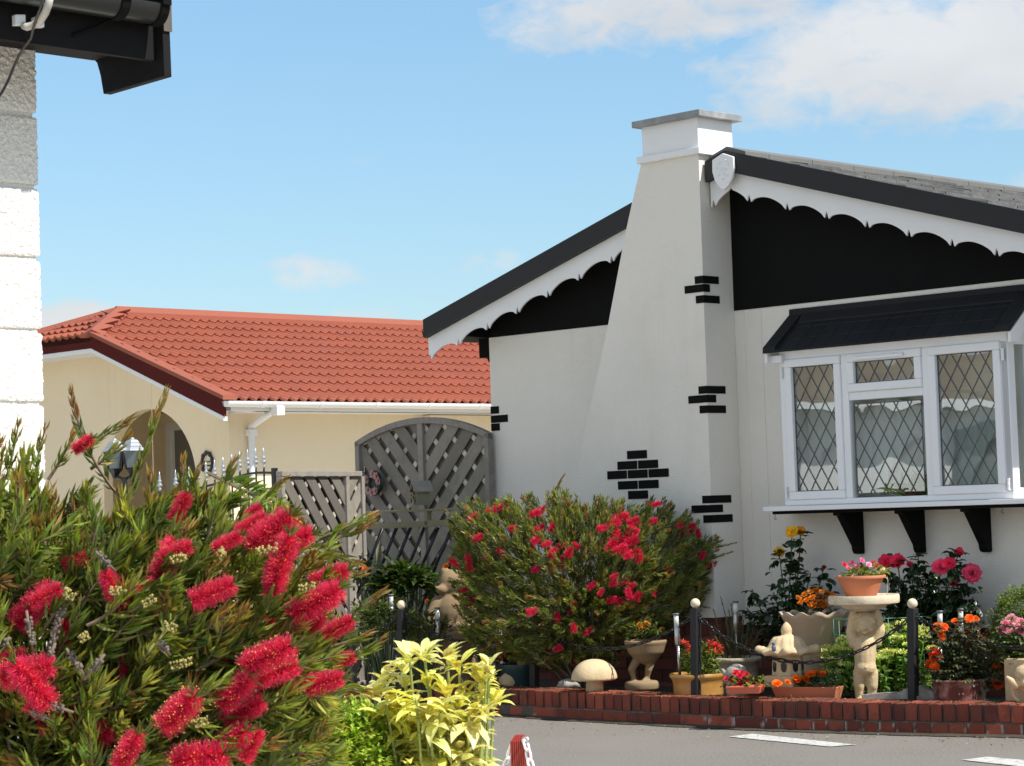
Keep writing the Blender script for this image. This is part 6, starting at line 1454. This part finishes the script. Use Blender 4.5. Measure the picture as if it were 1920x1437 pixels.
for (x, y, x2, y2_) in ((205, 1108, 235, 1108), (120, 1108, 140, 1120), (560, 1105, 590, 1098), (410, 1030, 420, 1045), (320, 1052, 350, 1042), (270, 1135, 290, 1120), (320, 1250, 360, 1240), (480, 1035, 520, 1025), (150, 1200, 165, 1190), (305, 1170, 330, 1180), (360, 1360, 390, 1350)):
    a, b = at(x, y, y1(x, y)-.035), at(x2, y2_, y1(x, y)-.035); n = 34; mb = MB()
    for i in range(n):
        p = a+(b-a)*random.random(); d = perp(norm(b-a)[None])[0]; mb.ball(p+d*.007, .0026, seg=6, col=np.array((.36, .30, .09))*random.uniform(.7, 1.2)); mb.tube([p, p+d*.007], .0008, 3, col=(.2, .2, .05))
    mb.build('flower_bud', BM, big, True)
# ================================================================ VARIEGATED LAUREL
def spotmat():
    m = bpy.data.materials.new('speckled_leaf'); t = nt(m); g = NG(t); b = g.n['Principled BSDF']
    tc = g.new('ShaderNodeTexCoord').outputs['Object']; a = g.new('ShaderNodeAttribute', attribute_name='tint').outputs['Color']
    n = g.noise(tc, 170, 3, .65); n2 = g.noise(tc, 28, 2)
    f = g.math('MULTIPLY', g.ramp(g.math('ADD', n, g.math('MULTIPLY', n2, .5)), [(.74, 0), (.86, 1)]), .5); c = g.mix(f, a, (.21, .27, .035)); f2 = g.ramp(g.noise(tc, 240, 2), [(.60, 0), (.68, 1)]); c = g.mix(g.math('MULTIPLY', f2, .6), c, (.80, .74, .42))
    g.link(c, b.inputs['Base Color']); b.inputs['Roughness'].default_value = .38
    tr = g.new('ShaderNodeBsdfTranslucent'); g.link(g.mix(1, c, (1.2, 1.15, .5), 'MULTIPLY'), tr.inputs['Color'])
    mx = g.new('ShaderNodeMixShader'); mx.inputs[0].default_value = .28; g.link(b.outputs[0], mx.inputs[1]); g.link(tr.outputs[0], mx.inputs[2]); g.link(mx.outputs[0], g.n['Material Output'].inputs['Surface']); return m
MT['speckled'] = spotmat()
T_LAU = (np.array([(0, 0, 0), (.04, 0, 0), (.2, -.30, .05), (.2, 0, 0), (.2, .30, .05), (.42, -.5, .06), (.42, 0, -.01), (.42, .5, .06), (.62, -.46, .02), (.62, 0, -.05), (.62, .46, .02), (.8, -.26, -.06), (.8, 0, -.11), (.8, .26, -.06), (1, 0, -.24)]),
         [(1, 3, 2), (1, 4, 3), (2, 3, 6, 5), (3, 4, 7, 6), (5, 6, 9, 8), (6, 7, 10, 9), (8, 9, 12, 11), (9, 10, 13, 12), (11, 12, 14), (12, 13, 14)])
Y = 5.4; k = sc(Y); root = lin(845, 1560, Y); root[2] = .05
au = empty('spotted_laurel', root*np.array([1, 1, 0]), 'yellow speckled spotted laurel shrub in front of the brick wall', 'shrub')
lf = MB(); sm = MB()
ros = [(768, 1222, 48, 0), (752, 1238, 46, .04), (795, 1212, 55, 0), (838, 1222, 50, .02), (862, 1236, 50, 0), (893, 1247, 46, .03), (918, 1238, 50, 0), (912, 1266, 40, 0), (722, 1262, 48, .02), (760, 1268, 52, -.05), (742, 1290, 60, -.05), (805, 1265, 50, -.05), (838, 1280, 52, -.06), (700, 1288, 50, 0), (724, 1312, 66, -.06), (780, 1300, 62, -.08), (822, 1312, 60, -.08), (858, 1300, 50, -.03), (878, 1290, 34, 0), (926, 1300, 46, 0), (908, 1318, 44, -.02), (880, 1335, 50, -.03), (760, 1340, 70, -.08), (800, 1350, 74, -.1), (850, 1352, 74, -.09), (890, 1370, 46, -.02), (716, 1345, 80, -.04), (770, 1395, 76, -.09), (815, 1398, 76, -.1), (862, 1402, 60, -.07), (750, 1420, 66, -.05), (835, 1440, 74, -.09), (890, 1420, 54, -.03), (790, 1440, 74, -.05), (905, 1290, 40, .03)]
while len(ros) < 74:
    x, y = random.uniform(695, 935), random.uniform(1235, 1500)
    if (x-812)**2/100**2+(y-1410)**2/130**2 < 1: ros.append((x, y, random.uniform(46, 84) if y > 1290 else random.uniform(40, 58), random.uniform(-.12, .12)))
for (x, y, ll, dz) in ros:
    c = lin(x, y+10, Y+dz+random.uniform(-.07, .07)); old = ll > 58
    st_ = root+np.array([random.uniform(-.05, .05), random.uniform(-.04, .04), 0]); mid = np.array([st_[0]*.45+c[0]*.55, st_[1]*.45+c[1]*.55, root[2]+(c[2]-root[2])*.55]); path = smoothline([st_, mid*.6+st_*.4, mid, c*.75+mid*.25, c], 2)
    sm.tube(path, np.linspace(.006, .0026, len(path)), 7, col=np.array((.30, .36, .10))*random.uniform(.8, 1.1))
    n = random.randint(13, 19); ph = rng.uniform(0, 2*PI, n); up_ = rng.uniform(-.1, 1.5, n) if not old else rng.uniform(-.9, .6, n)
    D = norm(np.stack([np.cos(ph), np.sin(ph), up_], 1)); L = ll*k*rng.uniform(.5, 1.0, n); base = np.array((.84, .74, .15)) if random.random() < .6 else np.array((.80, .75, .28))
    C = np.clip(base[None]*(1+rng.normal(0, .14, (n, 1)))*(1+rng.normal(0, .06, (n, 3))), 0, .85)
    hi = np.repeat(c[None], n, 0)-np.array([0, 0, 1.])*(rng.uniform(0, .03, n)[:, None])
    blades(lf, hi+D*.004, D, L, L*rng.uniform(.34, .50, n), C, tpl=T_LAU, tipcol=np.clip(C*np.array([1.12, 1.15, 1.5]), 0, .9))
sm.build('stem', mat('laurel_stem', (1, 1, 1), .5, .15, 20, attr=True), au, True); o = lf.build('foliage', 'speckled', au, True)
# small bright bush below, and planting left of the red bush
Y = 5.35; c = lin(640, 1430, Y); sb = empty('green_edging_bush', c*np.array([1, 1, 0]), 'small bright green bush between bottlebrush and spotted laurel', 'shrub')
pb = [(560, 1340), (610, 1308), (660, 1305), (705, 1318), (735, 1352), (756, 1400), (765, 1470), (760, 1560), (540, 1560)]
lf = MB(); cnt = 0
while cnt < 1500:
    x, y = random.uniform(540, 765), random.uniform(1300, 1560)
    if not inpoly(x, y, pb): continue
    ed = min(1, edged(x, y, pb)/90); T = .14*math.sqrt(max(.03, 1-(1-ed)**2)); q = at(x, y, Y-T*random.uniform(-.3, 1)); n = 16
    D = norm(norm(q-c)+np.array([0, -.2, .35])+rng.normal(0, .22, 3)); tt = rng.uniform(0, 1, n)[:, None]; P = q-D*.05*tt; blades(lf, P, norm(D[None]*.7+perp(np.repeat(D[None], n, 0))), .014*rng.uniform(.7, 1.2, n), .009, vary((.34, .44, .06), n, .25), tpl=T_SLIM); cnt += 1
lf.build('foliage', 'leaf', sb); mb = MB(); mb.tube([c*np.array([1, 1, 0]), c-zv(.05)], .012, 6); mb.build('stem', 'bark', sb)
def leafy(nm, label, px, Yq, r, n, L, W, col, m='leaf', flowers=()):
    c = lin(px[0], px[1], Yq); e_ = empty(nm, np.array([c[0], c[1], .1]), label, 'plant'); lf = MB(); sm = MB()
    for i in range(n//14):
        d = norm(rng.normal(size=3)); d[2] = abs(d[2])*.9-.15; q = c+d*np.array(r)*rng.uniform(.55, 1.05); sm.tube([np.array([c[0]*.8+q[0]*.2, c[1]*.8+q[1]*.2, .12]), q], .004, 4)
        k_ = 14; blades(lf, q+rng.normal(0, .03, (k_, 3)), norm(d+rng.normal(0, .6, (k_, 3))+np.array([0, -.2, .2])), L*rng.uniform(.6, 1.2, k_), W*rng.uniform(.7, 1.2, k_), vary(col, k_, .3), tpl=T_WIDE)
    sm.build('stem', 'stem', e_); lf.build('foliage', m, e_)
    for (x, y, rr_, cc) in flowers: mb = MB(); rosette(mb, lin(x, y, Yq-.15), rr_, cc, 10, None, 3); mb.build('flower', 'petal', e_)
    return e_
leafy('broad_leaved_shrub', 'broad leaved green shrub under the rods of the rail stand', (768, 1105), 15.4, (.24, .16, .20), 520, .075, .05, (.045, .075, .016))
leafy('yellow_green_shrub', 'low yellow green leafy shrub behind the chain at the left', (722, 1180), 14.9, (.22, .18, .22), 760, .045, .022, (.065, .085, .02), flowers=[(684, 1066, .022, (.75, .18, .01))])
leafy('low_green_shrub', 'low olive green shrub between the first post and bear statue', (792, 1190), 14.75, (.17, .15, .17), 520, .04, .02, (.075, .09, .02), flowers=[(801, 1127, .016, (.7, .2, .02)), (837, 1062, .022, (.8, .25, .01))])
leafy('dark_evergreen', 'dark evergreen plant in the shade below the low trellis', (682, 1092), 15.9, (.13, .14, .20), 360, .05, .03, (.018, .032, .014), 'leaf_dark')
leafy('yellow_bush', 'yellow green bush behind the gate by the downpipe', (494, 965), 18.5, (.14, .14, .18), 420, .05, .025, (.42, .40, .06))
mb = MB(); q = lin(563, 983, 14.2); rosette(mb, q, .022, (.85, .48, .01), 10, None, 3); rosette(mb, q-zv(.035)+np.array([.004, 0, 0]), .018, (.85, .42, .01), 9, None, 3); mb.tube([q, q-zv(.3)+np.array([-.03, .05, 0]), np.array([q[0]-.05, q[1]+.05, .0])], .004, 5, col=(.1, .15, .04))
tag(mb.build('yellow_flower', 'petal', None, loc=q), 'single small yellow flower in front of the low trellis', 'flower')
mb = MB(); c = FP(.36, .12, 1.285); n_ = 70; blades(mb, c+rng.normal(0, 1, (n_, 3))*np.array([.05, .02, .0]), norm(rng.normal(size=(n_, 3))*np.array([.7, .3, .4])+np.array([0, 0, .9])), .15*rng.uniform(.4, 1.2, n_), .014, vary((.14, .22, .05), n_, .3), tpl=T_WIDE)
mb.lathe([(.0, -.03), (.045, -.03), (.06, .012), (.0, .01)], c, 16, col=(.3, .12, .06))
tag(mb.build('houseplant', 'leaf', None, loc=c), 'spiky green houseplant on the sill behind the middle window pane', 'plant')
# ================================================================ RED POST AND WHITE CHAIN
Y = 6.9; tp_ = lin(974, 1378, Y); w = .047
rp_ = empty('red_post', np.array([tp_[0], tp_[1], 0]), 'red painted wooden post with chamfered top beside the road', 'post')
bb_ = np.array([tp_[0], tp_[1], 0]); ax, ay = norm(u*.25+v*.97), None; ax = norm(np.array([.96, -.28, 0])); ay = np.array([-ax[1], ax[0], 0])
mb = MB(); pr = []
for sx, sy in ((-1, -1), (1, -1), (1, 1), (-1, 1)):
    pass
N_ = 7; out = []
def side(a, b, inward):
    for i in range(N_):
        t0 = i/N_; g_ = .10; p = a+(b-a)*t0; q = a+(b-a)*(t0+1/N_)
        out.extend([p+(b-a)*.02, p+(b-a)*(1/N_-.035), p+(b-a)*(1/N_-.025)+inward*.0035, q-(b-a)*.001+inward*.0035])
cs_ = [np.array([sx*w/2, sy*w/2]) for sx, sy in ((-1, -1), (1, -1), (1, 1), (-1, 1))]
for i in range(4): a, b = cs_[i], cs_[(i+1) % 4]; side(a, b, -norm((a+b)/2))
out = np.array(out); zt_ = tp_[2]-.018
V = np.vstack([bb_+ax*out[:, :1]+ay*out[:, 1:], bb_+ax*out[:, :1]+ay*out[:, 1:]+zv(zt_), bb_+ax*out[:, :1]*.45+ay*out[:, 1:]*.45+zv(tp_[2])]); n = len(out)
F = [(r*n+i, r*n+(i+1) % n, (r+1)*n+(i+1) % n, (r+1)*n+i) for r in range(2) for i in range(n)]+[tuple(2*n+i for i in range(n))]
mb.add(V, F); mb.build('shaft', 'red_post', rp_)
mb = MB(); hp = lin(985, 1389, Y-.03); ring(mb, hp, .010, .010, .0025, ax, Z, 14); mb.build('hook', 'steel', rp_)
ca = hp; cb = lin(1130, 1520, Y-1.0); chain(ca, cb, .22, 'white plastic chain hanging from the right of the red post', 'white_chain', .042, .0125, .0042, 'white_chain', grp='white chains on the red post', t1=.6)
hp2 = lin(963, 1392, Y+.02); cb2 = lin(880, 1440, Y+1.1)
chain(hp2, lin(800, 1500, Y+.9), .16, 'white plastic chain hanging from the left of the red post', 'white_chain', .042, .0125, .0042, 'white_chain', grp='white chains on the red post', t1=.6)
# pale sheets added to bounce sunlight onto the left and cream house walls
sheet('near_bounce_paving', [(-8, 1), (.6, 1), (.5, 6.3), (-.2, 7.1), (-.5, 9.5), (-8, 9.5)], mat('bounce_concrete', (.68, .64, .56), .9, .15, 3, .003, 60), .024)
sheet('far_bounce_paving', [(-8, 9), (-.5, 9), (-.6, 12), (-1.3, 14.6), (-.6, 17), (6, 26), (2, 34), (-14, 30)], mat('bounce_paving_pale', (.45, .42, .36), .9, .2, 3, .003, 60), .02)
